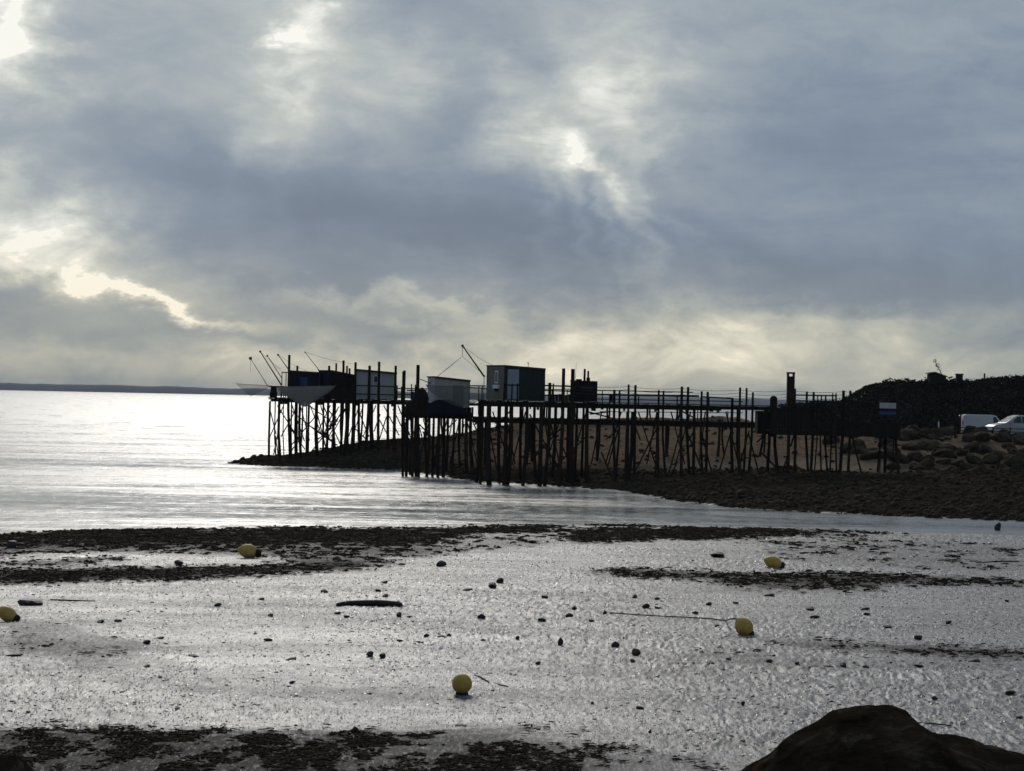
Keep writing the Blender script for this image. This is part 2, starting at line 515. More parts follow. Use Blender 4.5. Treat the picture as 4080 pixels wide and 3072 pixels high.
def inside(poly, X, Y):
    r = np.zeros(X.shape, bool)
    n = len(poly)
    for i in range(n):
        x1, y1 = poly[i]; x2, y2 = poly[(i + 1) % n]
        c = ((y1 > Y) != (y2 > Y)) & (X < (x2 - x1) * (Y - y1) / (y2 - y1 + 1e-12) + x1)
        r ^= c
    return r

def weed_mask(X, Y):
    wx = X + (vnoise(X * .8, Y * .35) - .5) * 1.4
    wy = Y + (vnoise(X * .5 + 40, Y * .5) - .5) * (.022 * Y - .3)
    m = np.zeros(X.shape)
    for dens, poly in zone_xy:
        m = np.maximum(m, dens * inside(poly, wx, wy))
    return m

def soft_mask(X, Y):
    """the same with a ragged fading edge"""
    r_ = np.random.RandomState(3)
    m = 0.0
    for i in range(7):
        m = m + weed_mask(X + r_.normal() * .45, Y + r_.normal() * .011 * Y)
    return m / 7

gx = np.unique(np.concatenate([np.linspace(-600, -60, 28), np.linspace(-60, -30, 40), np.arange(-30, 62, .34), np.linspace(62, 120, 40), np.linspace(120, 600, 24)]))
gy = np.unique(np.concatenate([np.linspace(-400, 0, 16), np.linspace(0, 28, 30), np.arange(28, 100, 1.0), np.arange(100, 232, .5), np.linspace(232, 700, 30)]))

def relief(X, Y):
    """clods, ripples and smooth wet patches of the mud"""
    patch = np.clip((fbm(X * .16 + 7, Y * .10, 3) - .30) * 3.0, .35, 1.0)
    qx = X + (fbm(X * 3.3 + 2, Y * 1.3, 2) - .5) * .55; qy = Y + (fbm(X * 2.1 + 31, Y * 1.1, 2) - .5) * 1.6
    a = (fbm(qx * 13.0 + qy * 1.9, qy * 3.6 - qx * 4.0, 3) - .5) * .066
    b = (vnoise(qx * 3.4 + qy * .8 + 11, qy * 1.9 - qx * .9) - .5) * .018
    wob = (fbm(X * .5, Y * .35, 2) - .5) * 9
    c_ = np.sin(Y * 3.9 + X * .55 + wob) * .010
    return (a + b + c_) * patch

def sheet(name, GX, GY, GZ, wm):
    ny, nx = GX.shape
    verts = np.stack([GX, GY, GZ], -1).reshape(-1, 3)
    idx = np.arange(nx * ny).reshape(ny, nx)
    faces = np.stack([idx[:-1, :-1], idx[:-1, 1:], idx[1:, 1:], idx[1:, :-1]], -1).reshape(-1, 4)
    me = bpy.data.meshes.new(name)
    me.vertices.add(len(verts)); me.vertices.foreach_set('co', verts.ravel())
    me.loops.add(faces.size); me.loops.foreach_set('vertex_index', faces.ravel())
    me.polygons.add(len(faces)); me.polygons.foreach_set('loop_start', np.arange(0, faces.size, 4))
    me.polygons.foreach_set('loop_total', np.full(len(faces), 4))
    me.polygons.foreach_set('use_smooth', np.ones(len(faces), bool))
    me.update(calc_edges=True)
    # what the ground is made of: R weed film, G sand, B turf / dark soil, A stony land
    lx, ly = GX.ravel(), GY.ravel()
    ysx = I(lx, XS, YS); ybx = I(lx, XB, YB)
    land = ((ly > ysx) & (ly > 99)).astype(float)
    sand = np.exp(-((ly - ybx - 1.0) / 2.6) ** 2) * np.clip((lx - 6) / 6, 0, 1) * np.clip((30 - lx) / 8, 0, 1)
    upper = np.clip((ly - ybx - 1) / 5, 0, 1) * land * np.clip((lx + 9) / 10, 0, 1)
    turf = ((ly > 203) & (lx > 22)).astype(float)
    emb = np.clip((27 - ly) / 3, 0, 1)
    col = np.stack([wm.ravel() * (ly < 100), sand, np.maximum(turf, emb), np.maximum(land, emb)], -1).astype(np.float32)
    ca = me.color_attributes.new('zone', 'FLOAT_COLOR', 'POINT')
    ca.data.foreach_set('color', col.ravel())
    ca2 = me.color_attributes.new('upper', 'FLOAT_COLOR', 'POINT')
    ca2.data.foreach_set('color', np.stack([upper, upper, upper, upper], -1).astype(np.float32).ravel())
    ob = bpy.data.objects.new(name, me); C.objects.link(ob)
    return ob, me

GX, GY = np.meshgrid(gx, gy)
GZ = height(GX, GY)
wm = soft_mask(GX, GY)
near = (GY > 28.6) & (GY < 99.2) & (np.abs(GX) < GY * .62 - 1.2)
GZ = GZ - .35 * near                       # the finer mudflat sheet lies over this hollow
ground_o, me = sheet('ground', GX, GY, GZ, wm)
tag(ground_o, 'dark stony point of land and embankment', kind='structure')
fy = [28.0]
while fy[-1] < 100: fy.append(fy[-1] + .0030 * fy[-1])
fy = np.array(fy)
fu = np.concatenate([np.linspace(-.62, -.265, 130, endpoint=False), np.linspace(-.265, .265, 860), np.linspace(.265, .62, 131)[1:]])
FU, FY = np.meshgrid(fu, fy)
FX = FU * FY
fw = soft_mask(FX, FY)
edge = np.clip((FY - 28) / 1.0, 0, 1) * np.clip((100 - FY) / 1.0, 0, 1) * np.clip((.62 - np.abs(FU)) / .02, 0, 1)
FZ = height(FX, FY) + (relief(FX, FY) + fw * .035) * edge - .02 * (1 - edge)
mud_o, mud_me = sheet('mudflat', FX, FY, FZ, fw)
tag(mud_o, 'wet grey rippled mudflat in the foreground', kind='structure')

m, t, bs, out = mat('ground_surface')
co = t.n('ShaderNodeTexCoord').outputs['Object']
zn = t.n('ShaderNodeAttribute', attribute_name='zone')
zs = t.n('ShaderNodeSeparateColor'); t.link(zn.outputs['Color'], zs.inputs[0])
zu = t.n('ShaderNodeAttribute', attribute_name='upper')
weed, sandf, turff, landf = zs.outputs[0], zs.outputs[1], zs.outputs[2], zn.outputs['Alpha']
n_big = t.noise(t.mapping(co, sc=(.25, .8, 1)), .5, 4, .6)
n_mid = t.noise(t.mapping(co, sc=(1, 1, 1)), 2.2, 5, .7)
n_fine = t.noise(t.mapping(co, sc=(1, .17, 1)), 14.0, 4, .85)
n_grit = t.noise(t.mapping(co, sc=(1, .18, 1)), 26.0, 2, .7)
mud = t.ramp(n_fine, [(.40, (.022, .019, .018)), (.5, (.15, .134, .128)), (.60, (.42, .385, .37))])
mud = t.mix(t.ramp(n_big, [(.46, 0.0), (.70, .45)]), mud, (.085, .076, .072))
weedc = t.ramp(n_fine, [(.35, (.006, .0045, .003)), (.68, (.032, .023, .013))])
beach = t.ramp(n_mid, [(.30, (.010, .008, .005)), (.5, (.028, .022, .015)), (.72, (.066, .053, .040))])
bank = t.ramp(n_mid, [(.28, (.065, .043, .026)), (.5, (.155, .107, .070)), (.74, (.25, .182, .125))])
sandc = t.ramp(n_mid, [(.3, (.22, .165, .115)), (.7, (.33, .26, .19))])
turfc = t.ramp(n_mid, [(.3, (.008, .009, .005)), (.7, (.028, .027, .015))])
n_band = t.noise(t.mapping(co, rot=(0, 0, .12), sc=(.10, .55, 1)), 1.0, 5, .65, .5)
band = t.ramp(n_band, [(.50, 0.0), (.66, .6)])
mud = t.mix(t.math('MULTIPLY', band, t.ramp(n_fine, [(.44, 1.0), (.6, .3)])), mud, (.040, .033, .027))
c = t.mix(t.math('MULTIPLY', weed, t.ramp(n_fine, [(.54, 1.0), (.68, .55)])), mud, weedc)
c = t.mix(landf, c, t.mix(zu.outputs['Fac'], beach, bank))
c = t.mix(t.math('MULTIPLY', sandf, .85), c, sandc)
c = t.mix(turff, c, turfc)
t.put(bs.inputs['Base Color'], c)
dry = t.math('MAXIMUM', landf, t.math('MULTIPLY', weed, t.ramp(n_fine, [(.54, 1.0), (.68, .45)])))
wetr = t.math('MULTIPLY_ADD', n_mid, .30, .40)
wetr = t.math('MULTIPLY_ADD', t.math('SUBTRACT', n_big, .5), .35, wetr, clamp=True)
nd = t.n('ShaderNodeMix', data_type='FLOAT'); t.link(dry, nd.inputs[0]); t.link(wetr, nd.inputs[2]); nd.inputs[3].default_value = .9
t.link(nd.outputs[0], bs.inputs['Roughness'])
nd = t.n('ShaderNodeMix', data_type='FLOAT'); t.link(dry, nd.inputs[0]); nd.inputs[2].default_value = .5; nd.inputs[3].default_value = .0
t.link(nd.outputs[0], bs.inputs['Specular IOR Level'])
bs.inputs['IOR'].default_value = 1.38
hgt = t.math('MULTIPLY_ADD', n_grit, .35, t.math('MULTIPLY', n_fine, .65))
bp = t.n('ShaderNodeBump'); bp.inputs['Strength'].default_value = .6; bp.inputs['Distance'].default_value = .03
t.link(hgt, bp.inputs['Height']); t.link(bp.outputs[0], bs.inputs['Normal'])
me.materials.append(m)
mud_me.materials.append(m)

# ------------------------------------------------------------------ water
wx_ = np.unique(np.concatenate([np.linspace(-6500, -200, 20), np.linspace(-200, 200, 81), np.linspace(200, 6500, 20)]))
wy_ = np.unique(np.concatenate([np.linspace(60, 260, 101), np.linspace(260, 1500, 40), np.linspace(1500, 8400, 20)]))
WX, WY = np.meshgrid(wx_, wy_)
wz = np.zeros(WX.shape)
wv = np.stack([WX, WY, wz], -1).reshape(-1, 3)
k = np.arange(WX.size).reshape(WX.shape)
wf = np.stack([k[:-1, :-1], k[:-1, 1:], k[1:, 1:], k[1:, :-1]], -1).reshape(-1, 4)
wme = bpy.data.meshes.new('water')
wme.from_pydata(wv.tolist(), [], wf.tolist())
m, t, bs, out = mat('estuary_water')
co = t.n('ShaderNodeTexCoord').outputs['Object']
bs.inputs['Base Color'].default_value = (.150, .138, .120, 1)
bs.inputs['IOR'].default_value = 1.333
streak = t.noise(t.mapping(co, rot=(0, 0, .05), sc=(.08, .28, 1)), .55, 6, .68, .9)
streak2 = t.noise(t.mapping(co, sc=(.012, .10, 1)), .5, 4, .6, .3)
st = t.math('MULTIPLY_ADD', streak, .6, t.math('MULTIPLY', streak2, .4))
dash = t.noise(t.mapping(co, rot=(0, 0, .04), sc=(.16, .06, 1)), 1.0, 4, .65, .3)
sepw = t.n('ShaderNodeSeparateXYZ'); t.link(co, sepw.inputs[0])
mr = t.n('ShaderNodeMapRange'); t.link(sepw.outputs[1], mr.inputs[0])     # sheltered shallows are calmer than the open water
for i_, v_ in enumerate((120.0, 420.0, 0.0, 1.0)): mr.inputs[i_ + 1].default_value = v_
open_ = mr.outputs[0]
calm = t.ramp(st, [(.38, .12), (.5, .25), (.60, .38)])
rough_ = t.ramp(t.math('MULTIPLY_ADD', dash, .7, t.math('MULTIPLY', st, .3)), [(.36, .14), (.46, .30), (.62, .40)])
nd = t.n('ShaderNodeMix', data_type='FLOAT'); t.link(open_, nd.inputs[0]); t.link(calm, nd.inputs[2]); t.link(rough_, nd.inputs[3])
glint = t.noise(t.mapping(co, sc=(1.3, .38, 1)), 1.0, 4, .75, .3)
t.put(bs.inputs['Roughness'], t.math('MULTIPLY_ADD', t.math('SUBTRACT', glint, .5), .34, nd.outputs[0], clamp=True))
w1 = t.noise(t.mapping(co, rot=(0, 0, .1), sc=(.35, 1, 1)), 1.1, 4, .6, .3)
w2 = t.noise(t.mapping(co, rot=(0, 0, -.15), sc=(.25, 1, 1)), .32, 3, .55)
w3 = t.noise(t.mapping(co, sc=(.5, 1, 1)), 5.0, 3, .6)
hh = t.math('MULTIPLY_ADD', w2, 1.6, t.math('MULTIPLY_ADD', w1, .7, t.math('MULTIPLY', w3, .16)))
bp = t.n('ShaderNodeBump'); bp.inputs['Distance'].default_value = .22
t.put(bp.inputs['Strength'], t.math('MULTIPLY_ADD', open_, .35, .50))
t.link(hh, bp.inputs['Height']); t.link(bp.outputs[0], bs.inputs['Normal'])
wme.materials.append(m)
water_o = bpy.data.objects.new('water', wme); C.objects.link(water_o)
tag(water_o, 'silvery glinting estuary water stretching to the far shore', kind='structure')

# ------------------------------------------------------------------ far shore
fx = np.linspace(-3400, 3400, 500)
YF = 7000.0
topz = 5.5 + np.array([ (at(2040 + x / YF * F, 0, YF).x * 0 + 1) for x in fx]) * 0
top_px = I(fx / YF * F + 2040, [-2400, 0, 400, 870, 1300, 2100, 3200, 6500], [26, 31, 30, 31, 29, 28, 30, 30])
topz = top_px * YF / F - 1 + (fbm(fx * .02, fx * 0, 4) - .5) * 5 + (fbm(fx * .004, fx * 0 + 9, 3) - .5) * 5
mb = MB()
vs = []
for i, x in enumerate(fx):
    vs += [(x, YF, -.5), (x, YF + 30, topz[i] * .8), (x, YF + 120, topz[i]), (x, YF + 500, topz[i] * .9), (x, YF + 700, -.5)]
fs = []
for i in range(len(fx) - 1):
    for j in range(4):
        a = i * 5 + j
        fs.append((a, a + 5, a + 6, a + 1))
mb.add(vs, fs)
fo = mb.build('far_shore', simple('far_wooded_shore', (.05, .055, .06), (.08, .085, .085), .02, .9, .1, bump=0), smooth=True)
tag(fo, 'low blue grey wooded shore along the horizon', kind='structure')

# ------------------------------------------------------------------ haze: the air over the estuary
mb = MB().box(-7000, 7000, -600, 8800, -3.2, 48)
m = bpy.data.materials.new('haze_air'); m.use_nodes = True
t = NT(m.node_tree)
out = t.n('ShaderNodeOutputMaterial')
pv = t.n('ShaderNodeVolumePrincipled')
pv.inputs['Color'].default_value = (.80, .84, .92, 1)
pv.inputs['Density'].default_value = 0.00007
pv.inputs['Anisotropy'].default_value = 0.0
t.link(pv.outputs[0], out.inputs['Volume'])
hz = mb.build('haze', m)
tag(hz, kind='stuff')

# ------------------------------------------------------------------ piers
def jit(a): return rnd.uniform(-a, a)

def pile(pier, px, Y, top, r=.09, name='pile', m=None, base=None):
    p = at(px, top, Y)
    zb = base if base is not None else max(gz(p.x, Y), -1.2) - .4
    ln = jit(.26)
    mid = Vector((p.x + jit(.03), Y + jit(.03), (p.z + zb) / 2))
    rr = r * rnd.uniform(.85, 1.15)
    return MB().tube([(p.x + ln, Y + jit(.08), zb), mid, p], [rr * 1.1, rr, rr * .9], 7).build(name, m or rnd.choice((WOOD, WOOD, WOOD2)), pier)

def brace(pier, a, b, r=.055, name='brace'):
    """a, b = (px, py, Y)"""
    return MB().tube([at(*a), at(*b)], r, 6).build(name, rnd.choice((WOOD, WOOD2)), pier)

def rail(pier, a, b, wd=.05, ht=.09, name='rail'):
    return MB().beam(at(*a), at(*b), wd, ht).build(name, rnd.choice((WOOD, WOOD2)), pier)

def post(pier, px, Y, top, zbase, r=.06, name='post'):
    p = at(px, top, Y)
    return MB().tube([(p.x + jit(.03), Y, zbase), (p.x, Y, p.z)], [r, r * .9], 7).build(name, rnd.choice((WOOD, WOOD2)), pier)

def deck(pier, x0, x1, y0, y1, z, th=.07, beam_h=.30, pitch=.17):
    """planks laid across, joists and edge beams under them"""
    mb = MB()
    x = x0
    while x < x1 - .02:
        wd = min(pitch - .015, x1 - x)
        dz = jit(.008)
        mb.box(x, x + wd, y0 + jit(.05), y1 + jit(.05), z - th + dz, z + dz)
        x += pitch
    d = mb.build('deck', DECK, pier)
    for yy in (y0 + .12, y1 - .27):
        MB().box(x0 + .03, x1 - .03, yy, yy + .15, z - th - beam_h, z - th - .011).build('edge_beam', WOOD, pier)
    n = max(2, int((x1 - x0) / 2.2))
    for i in range(n):
        xx = x0 + .2 + (x1 - x0 - .5) * i / (n - 1)
        MB().box(xx, xx + .12, y0 + .02, y1 - .02, z - th - beam_h - .16, z - th - beam_h - .003).build('cross_beam', WOOD, pier)
    return d

# ---- the near pier: a dark hut, then a raised walkway to the shore
A_Y0, A_Y1, A_Z = 143.6, 145.8, 5.42
XA0, XA1 = at(1904, 1600, A_Y0).x, at(2385, 1600, A_Y0).x
pA = thing('near_pier', (XA0, A_Y0, 0), 'long timber pier on tall posts carrying the green hut and wired walkway', 'pier')
deck(pA, XA0, XA1, 143.2, 148.6, A_Z, beam_h=.36)
XA2 = at(3075, 1610, A_Y0).x
deck(pA, XA1 + .02, XA2, 144.0, 145.5, A_Z - .02, beam_h=.24)
for px, Y, top, r in [(1949, 143.4, 1600, .17), (2018, 143.5, 1602, .13), (2038, 143.9, 1602, .17), (2101, 143.4, 1602, .12),
                      (2158, 143.5, 1604, .12), (2191, 143.4, 1525, .10), (2246, 143.5, 1468, .11), (2283, 143.5, 1470, .12),
                      (2268, 144.5, 1606, .15), (2340, 143.9, 1606, .12), (2300, 145.2, 1606, .10), (1990, 148.2, 1602, .12),
                      (2075, 148.2, 1602, .11), (2130, 148.2, 1602, .11), (2215, 148.3, 1602, .12), (2330, 148.3, 1470, .09), (2344, 148.2, 1478, .08),
                      (1915, 147.8, 1602, .10), (1925, 145.2, 1602, .09)]:
    pile(pA, px, Y, top, r)
for i, (p0, p1, top) in enumerate([(2448, 2469, 1553), (2505, 2532, 1532), (2625, 2644, 1555), (2717, 2742, 1540),
                                   (2796, 2820, 1559), (2949, 2975, 1544)]):
    pile(pA, p0, 143.9, top, .085); pile(pA, p1, 145.6, top + 2, .085)
pile(pA, 3000, 145.6, 1563, .075)
for px, Y, top, r in [(2501, 143.8, 1640, .12), (2521, 144.6, 1640, .11), (2619, 144.6, 1640, .09), (2766, 144.4, 1625, .09),
                      (2918, 144.3, 1590, .10), (2941, 145.2, 1630, .11), (3066, 145.3, 1640, .09), (3090, 145.6, 1640, .10)]:
    pile(pA, px, Y, top, r)
for a, b in [((1990, 1930, 143.6), (2045, 1700, 143.6)), ((2110, 1650, 145), (2240, 1900, 145)), ((2155, 1760, 144), (2290, 1950, 144)),
             ((2345, 1730, 145), (2170, 1900, 145)), ((2395, 1800, 144.2), (2455, 1945, 144.2)), ((2520, 1670, 144), (2552, 1755, 144)),
             ((2700, 1838, 144), (2674, 1890, 144)), ((2982, 1725, 145), (3024, 1888, 145)), ((3058, 1722, 145), (3016, 1762, 145)),
             ((1955, 1660, 143.6), (2035, 1730, 143.6)), ((2035, 1635, 146), (1975, 1700, 146)), ((2460, 1715, 144.5), (2415, 1750, 144.5)),
             ((2340, 1640, 148), (2445, 1668, 148)), ((2350, 1650, 146), (2430, 1640, 146)), ((2760, 1725, 144.6), (2735, 1770, 144.6)),
             ((2720, 1640, 144.2), (2760, 1662, 144.2)), ((2240, 1700, 148), (2130, 1820, 148)), ((2240, 1780, 145), (2320, 1940, 145)),
             ((2800, 1880, 144.4), (2730, 1700, 145.4)), ((2625, 1690, 144), (2530, 1880, 144)), ((2715, 1700, 144), (2665, 1885, 144)), ((2794, 1720, 144.3), (2835, 1880, 144.3)), ((2918, 1700, 144.2), (2868, 1870, 144.2)),
             ((2945, 1860, 144.1), (2985, 1715, 144.1)), ((2470, 1690, 144), (2420, 1860, 144)), ((2100, 1700, 143.6), (2150, 1930, 143.6)), ((2195, 1690, 143.6), (2245, 1920, 143.6)), ((1952, 1720, 143.5), (1985, 1900, 143.5))]:
    brace(pA, a, b)
# hand rails
rail(pA, (2379, 1573, 143.95), (2785, 1580, 143.95)); rail(pA, (2379, 1571, 145.6), (2785, 1577, 145.6))
rail(pA, (2800, 1581, 143.95), (2922, 1588, 143.95)); rail(pA, (2379, 1590, 145.6), (2960, 1600, 145.6), .04, .06)
for px in (2430, 2545, 2698, 2825, 2918): post(pA, px, 143.98, 1575 if px < 2800 else 1586, A_Z - .1, .045)
for px in (2010, 2041, 2062, 2189, 2205): post(pA, px, 143.35, 1528, A_Z - .15, .055)
rail(pA, (2010, 1534, 143.3), (2070, 1535, 143.3)); rail(pA, (2170, 1536, 143.4), (2285, 1540, 143.4))
rail(pA, (2170, 1556, 143.4), (2285, 1559, 143.4), .04, .07); rail(pA, (2165, 1575, 148.3), (2290, 1577, 148.3))
# side boards between hut and shed
for i in range(7):
    q0 = at(2186 + i * 13, 1575, 143.6)
    MB().box(q0.x, q0.x + .19, 143.55, 143.58, A_Z + .01, A_Z + .42 + jit(.04)).build('side_board', WOOD, pA)
# winch box on the walkway and rounded gate
q = at(2434, 1600, 144.4)
MB().box(q.x - .12, q.x + .12, 144.3, 144.6, A_Z, A_Z + .42).build('winch_box', WOOD, pA, bevel=.02)
# overhead wires strung along the tall posts
for k, (dy, sag) in enumerate([(0, .10), (12, .13), (24, .16)]):
    pts_px = [(2245, 1534 + dy), (2505, 1540 + dy), (2717, 1548 + dy), (2949, 1554 + dy), (3150, 1556 + dy), (3364, 1560 + dy), (3560, 1570 + dy)]
    mb = MB()
    P = [at(a, b, 143.75) for a, b in pts_px]
    line = []
    for i in range(len(P) - 1):
        for j in range(8):
            s = j / 8
            v = P[i].lerp(P[i + 1], s); v.z -= sag * 4 * s * (1 - s)
            line.append(v)
    line.append(P[-1])
    mb.tube(line, .012, 4).build('wire', CABLE, pA)

# ---- the landing at the shore end: boarded parapets, a tall winch tower, a gate
L_Y0, L_Y1, L_Z = 143.9, 146.4, 3.85
XL0, XL1 = at(3068, 1660, L_Y0).x, at(3585, 1660, L_Y0).x
pL = thing('pier_landing', (XL0, L_Y0, 0), 'dark boarded landing stage joining the pier to the rocky shore', 'landing stage')
deck(pL, XL0, XL1, L_Y0, L_Y1, L_Z, beam_h=.22)
xx = XL0
i = 0
while xx < XL1 - .1:
    top = at(2040 + xx / L_Y0 * F, (1622 if 2040 + xx / L_Y0 * F < 3230 else 1684) + jit(5), L_Y0).z
    MB().box(xx, xx + .158, L_Y0 - .06, L_Y0 - .02, L_Z - .3, top).build('board', (WOOD, HUT_BLACK, WOOD)[i % 3], pL)
    xx += .17; i += 1
for Y in (L_Y0 - .09,):
    for py in (1632, 1700):
        a = at(3066, py, Y); b = at(3588, py + 6, Y)
        MB().beam(a, b, .05, .10).build('rail', WOOD, pL)
for px, Y, top, r in [(3146, 144.1, 1610, .10), (3171, 144.3, 1610, .10), (3215, 146.2, 1560, .075), (3242, 146.3, 1562, .08), (3361, 144.0, 1556, .095),
                      (3388, 144.2, 1556, .095), (3532, 146.0, 1600, .09), (3574, 144.2, 1596, .10), (3510, 146.2, 1640, .08), (3290, 146.2, 1575, .06),
                      (3318, 146.2, 1567, .06), (3331, 144.1, 1567, .06), (3258, 144.0, 1574, .05), (3273, 146.1, 1574, .05)]:
    pile(pL, px, Y, top, r)
for a, b in [((3395, 1735, 144.3), (3432, 1885, 144.3)), ((3145, 1800, 144.2), (3112, 1895, 144.2)), ((3168, 1722, 144.3), (3150, 1780, 144.3)),
             ((3560, 1850, 144.3), (3545, 1890, 144.3)), ((3030, 1800, 145.5), (3090, 1860, 145.5))]:
    brace(pL, a, b, .065)
rail(pL, (3172, 1574, 144.05), (3335, 1577, 144.05)); rail(pL, (3172, 1597, 144.05), (3335, 1600, 144.05), .04, .07)
rail(pL, (3172, 1574, 146.15), (3335, 1577, 146.15))
# rounded gate leaf
g0 = at(3067, 1640, 143.85); g1 = at(3096, 1640, 143.85); gt = at(3081, 1577, 143.85).z
mb = MB(); n = 10; vs = []
for Yk in (143.80, 143.86):
    vs += [(g0.x, Yk, L_Z - .2), (g1.x, Yk, L_Z - .2)]
    for j in range(n + 1):
        a = math.pi * j / n
        vs.append(((g0.x + g1.x) / 2 + math.cos(a) * (g1.x - g0.x) / 2, Yk, gt - .2 + math.sin(a) * .2))
k = n + 3
mb.add(vs, [tuple(range(k)), tuple(reversed(range(k, 2 * k)))] + [(i, (i + 1) % k + 0, (i + 1) % k + k, i + k)[::-1] for i in range(k)])
mb.build('gate_leaf', WOOD, pL)
# small shed at the foot of the near pier
s0 = at(3018, 1700, 147.2); s1 = at(3068, 1641, 147.2)
mb = MB().box(s0.x, s1.x, 147.2, 148.8, L_Z - .3, s1.z)
sh = mb.build('tool_box', HUT_BLACK, pL)
MB().box(s0.x - .05, s1.x + .05, 147.1, 148.9, s1.z + .002, s1.z + .06).build('lid', ROOF, sh)

# winch tower with a slot at its head
a0 = at(3143, 1482, 144.05); a1 = at(3172, 1482, 144.05)
tw = thing('winch_tower', ((a0.x + a1.x) / 2, 144.05, L_Z), 'tall narrow dark boarded tower with a slot at its head', 'tower')
slot0, slot1 = at(3150, 1499, 144.05).z, at(3150, 1489, 144.05).z
zt = a0.z
MB().box(a0.x, a1.x, 144.62, 145.08, L_Z + .01, slot0).build('shaft', WOOD, tw)
for i in range(3):
    wd = (a1.x - a0.x) / 3
    MB().box(a0.x + i * wd + .006, a0.x + (i + 1) * wd - .006, 144.585, 144.617, L_Z + .02, slot0 - .004).build('board', (WOOD, WOOD2, WOOD)[i], tw)
MB().box(a0.x, a0.x + .10, 144.62, 145.08, slot0 + .002, slot1).build('head_post', WOOD, tw)
MB().box(a1.x - .10, a1.x, 144.62, 145.08, slot0 + .002, slot1).build('head_post', WOOD, tw)
MB().box(a0.x - .02, a1.x + .02, 144.58, 145.12, slot1 + .002, zt).build('cap', WOOD, tw)
MB().box(a1.x + .003, a1.x + .10, 144.66, 145.0, L_Z + .02, at(3170, 1548, 144.05).z).build('side_casing', WOOD2, tw)

# ---- the lower pier with the white hut in the middle
B_Z = 4.45
XB0, XB1 = at(1612, 1650, 156).x, at(1880, 1650, 156).x
pB = thing('lower_pier', (XB0, 156, 0), 'lower timber pier behind the near one carrying the grey white hut with a net', 'pier')
deck(pB, XB0, XB1, 155.4, 160.2, B_Z, beam_h=.34)
XB2 = at(3075, 1690, 152.0).x
deck(pB, XB1 + .02, XB2, 155.6, 157.0, B_Z - .22, beam_h=.34)
for px, Y, top, r in [(1607, 155.6, 1480, .08), (1625, 155.9, 1650, .09), (1644, 155.7, 1650, .10), (1666, 155.5, 1454, .12), (1659, 156.2, 1650, .12),
                      (1711, 155.6, 1655, .11), (1729, 155.8, 1655, .11), (1749, 155.6, 1655, .12), (1770, 155.9, 1655, .11), (1810, 156.0, 1655, .09),
                      (1859, 155.6, 1655, .13), (1875, 156.1, 1655, .12), (1698, 159.8, 1655, .09), (1785, 159.9, 1655, .09), (1830, 159.9, 1655, .09),
                      (1645, 159.8, 1560, .08), (1905, 155.7, 1665, .09), (1935, 156.8, 1665, .09)]:
    pile(pB, px, Y, top, r)
for px in (2110, 2380, 2655, 2868, 3040):
    pile(pB, px, 155.7, 1672, .09); pile(pB, px + 10, 156.9, 1672, .08)
for a, b in [((1670, 1690, 155.7), (1725, 1745, 155.7)), ((1820, 1672, 155.8), (1760, 1730, 155.8)), ((1880, 1670, 155.9), (1905, 1730, 155.9)),
             ((1850, 1690, 156), (1836, 1740, 156)), ((1612, 1740, 155.6), (1650, 1800, 155.6)), ((1710, 1680, 158), (1690, 1745, 158)),
             ((1955, 1665, 155.8), (1990, 1700, 155.8)), ((2030, 1690, 155.9), (2075, 1660, 155.9)), ((1685, 1720, 158), (1705, 1760, 158))]:
    brace(pB, a, b, .05)
rail(pB, (1870, 1537, 159.5), (1935, 1538, 159.5)); rail(pB, (1620, 1556, 159.8), (1700, 1556, 159.8))
for px in (1908, 1922): post(pB, px, 159.6, 1535, B_Z - .1, .045)
for px, py in ((2420, 1655), (2580, 1655), (2780, 1658), (2900, 1660)): post(pB, px, 155.7, py - 22, B_Z - .3, .04)
rail(pB, (2390, 1640, 155.75), (2960, 1645, 155.75), .03, .05)

# ---- the far pier out on the spit, with three cabins
C_Z = 5.24
XC0, XC1 = at(1070, 1596, 176).x, at(1722, 1596, 176).x
pC = thing('far_pier', (XC0, 176, 0), 'farthest timber pier on thin crossed posts at the tip of the spit', 'pier')
deck(pC, XC0, at(1107, 1596, 176).x, 175.6, 180.2, C_Z, beam_h=.10)
deck(pC, at(1107, 1596, 176).x + .01, XC1, 175.6, 180.2, C_Z, beam_h=.30)
XC2 = 16.5
deck(pC, XC1 + .02, XC2, 177.2, 178.6, C_Z - .1, beam_h=.18)
for px, Y, top, r in [(1076, 175.8, 1598, .085), (1097, 179.8, 1598, .06), (1113, 175.8, 1598, .11), (1153, 175.7, 1414, .11), (1162, 179.6, 1598, .07),
                      (1178, 178, 1598, .07), (1195, 175.8, 1598, .12), (1207, 179.8, 1598, .06), (1231, 175.9, 1598, .085), (1262, 175.8, 1598, .15),
                      (1289, 179.8, 1598, .10), (1312, 175.8, 1457, .10), (1340, 177, 1447, .09), (1369, 175.7, 1436, .11), (1383, 179.7, 1457, .08),
                      (1393, 178.6, 1467, .08), (1386, 175.9, 1598, .15), (1417, 175.8, 1443, .11), (1410, 177.6, 1598, .16), (1446, 179.8, 1598, .08),
                      (1473, 175.5, 1457, .11), (1480, 176.2, 1598, .17), (1511, 175.5, 1441, .11), (1546, 176, 1598, .11), (1571, 175.7, 1598, .085),
                      (1577, 175.6, 1457, .10), (1612, 175.7, 1476, .11), (1622, 179.7, 1598, .08), (1640, 177, 1598, .07), (1660, 175.9, 1598, .15),
                      (1668, 175.8, 1598, .12), (1185, 180.1, 1457, .09), (1208, 180.0, 1482, .05), (1235, 180.0, 1481, .05), (1700, 178.5, 1598, .08),
                      (1130, 179.8, 1598, .05), (1222, 177.5, 1598, .05), (1330, 179.8, 1598, .09), (1360, 178.0, 1598, .08), (1430, 176.2, 1598, .12)]:
    pile(pC, px, Y, top, r)
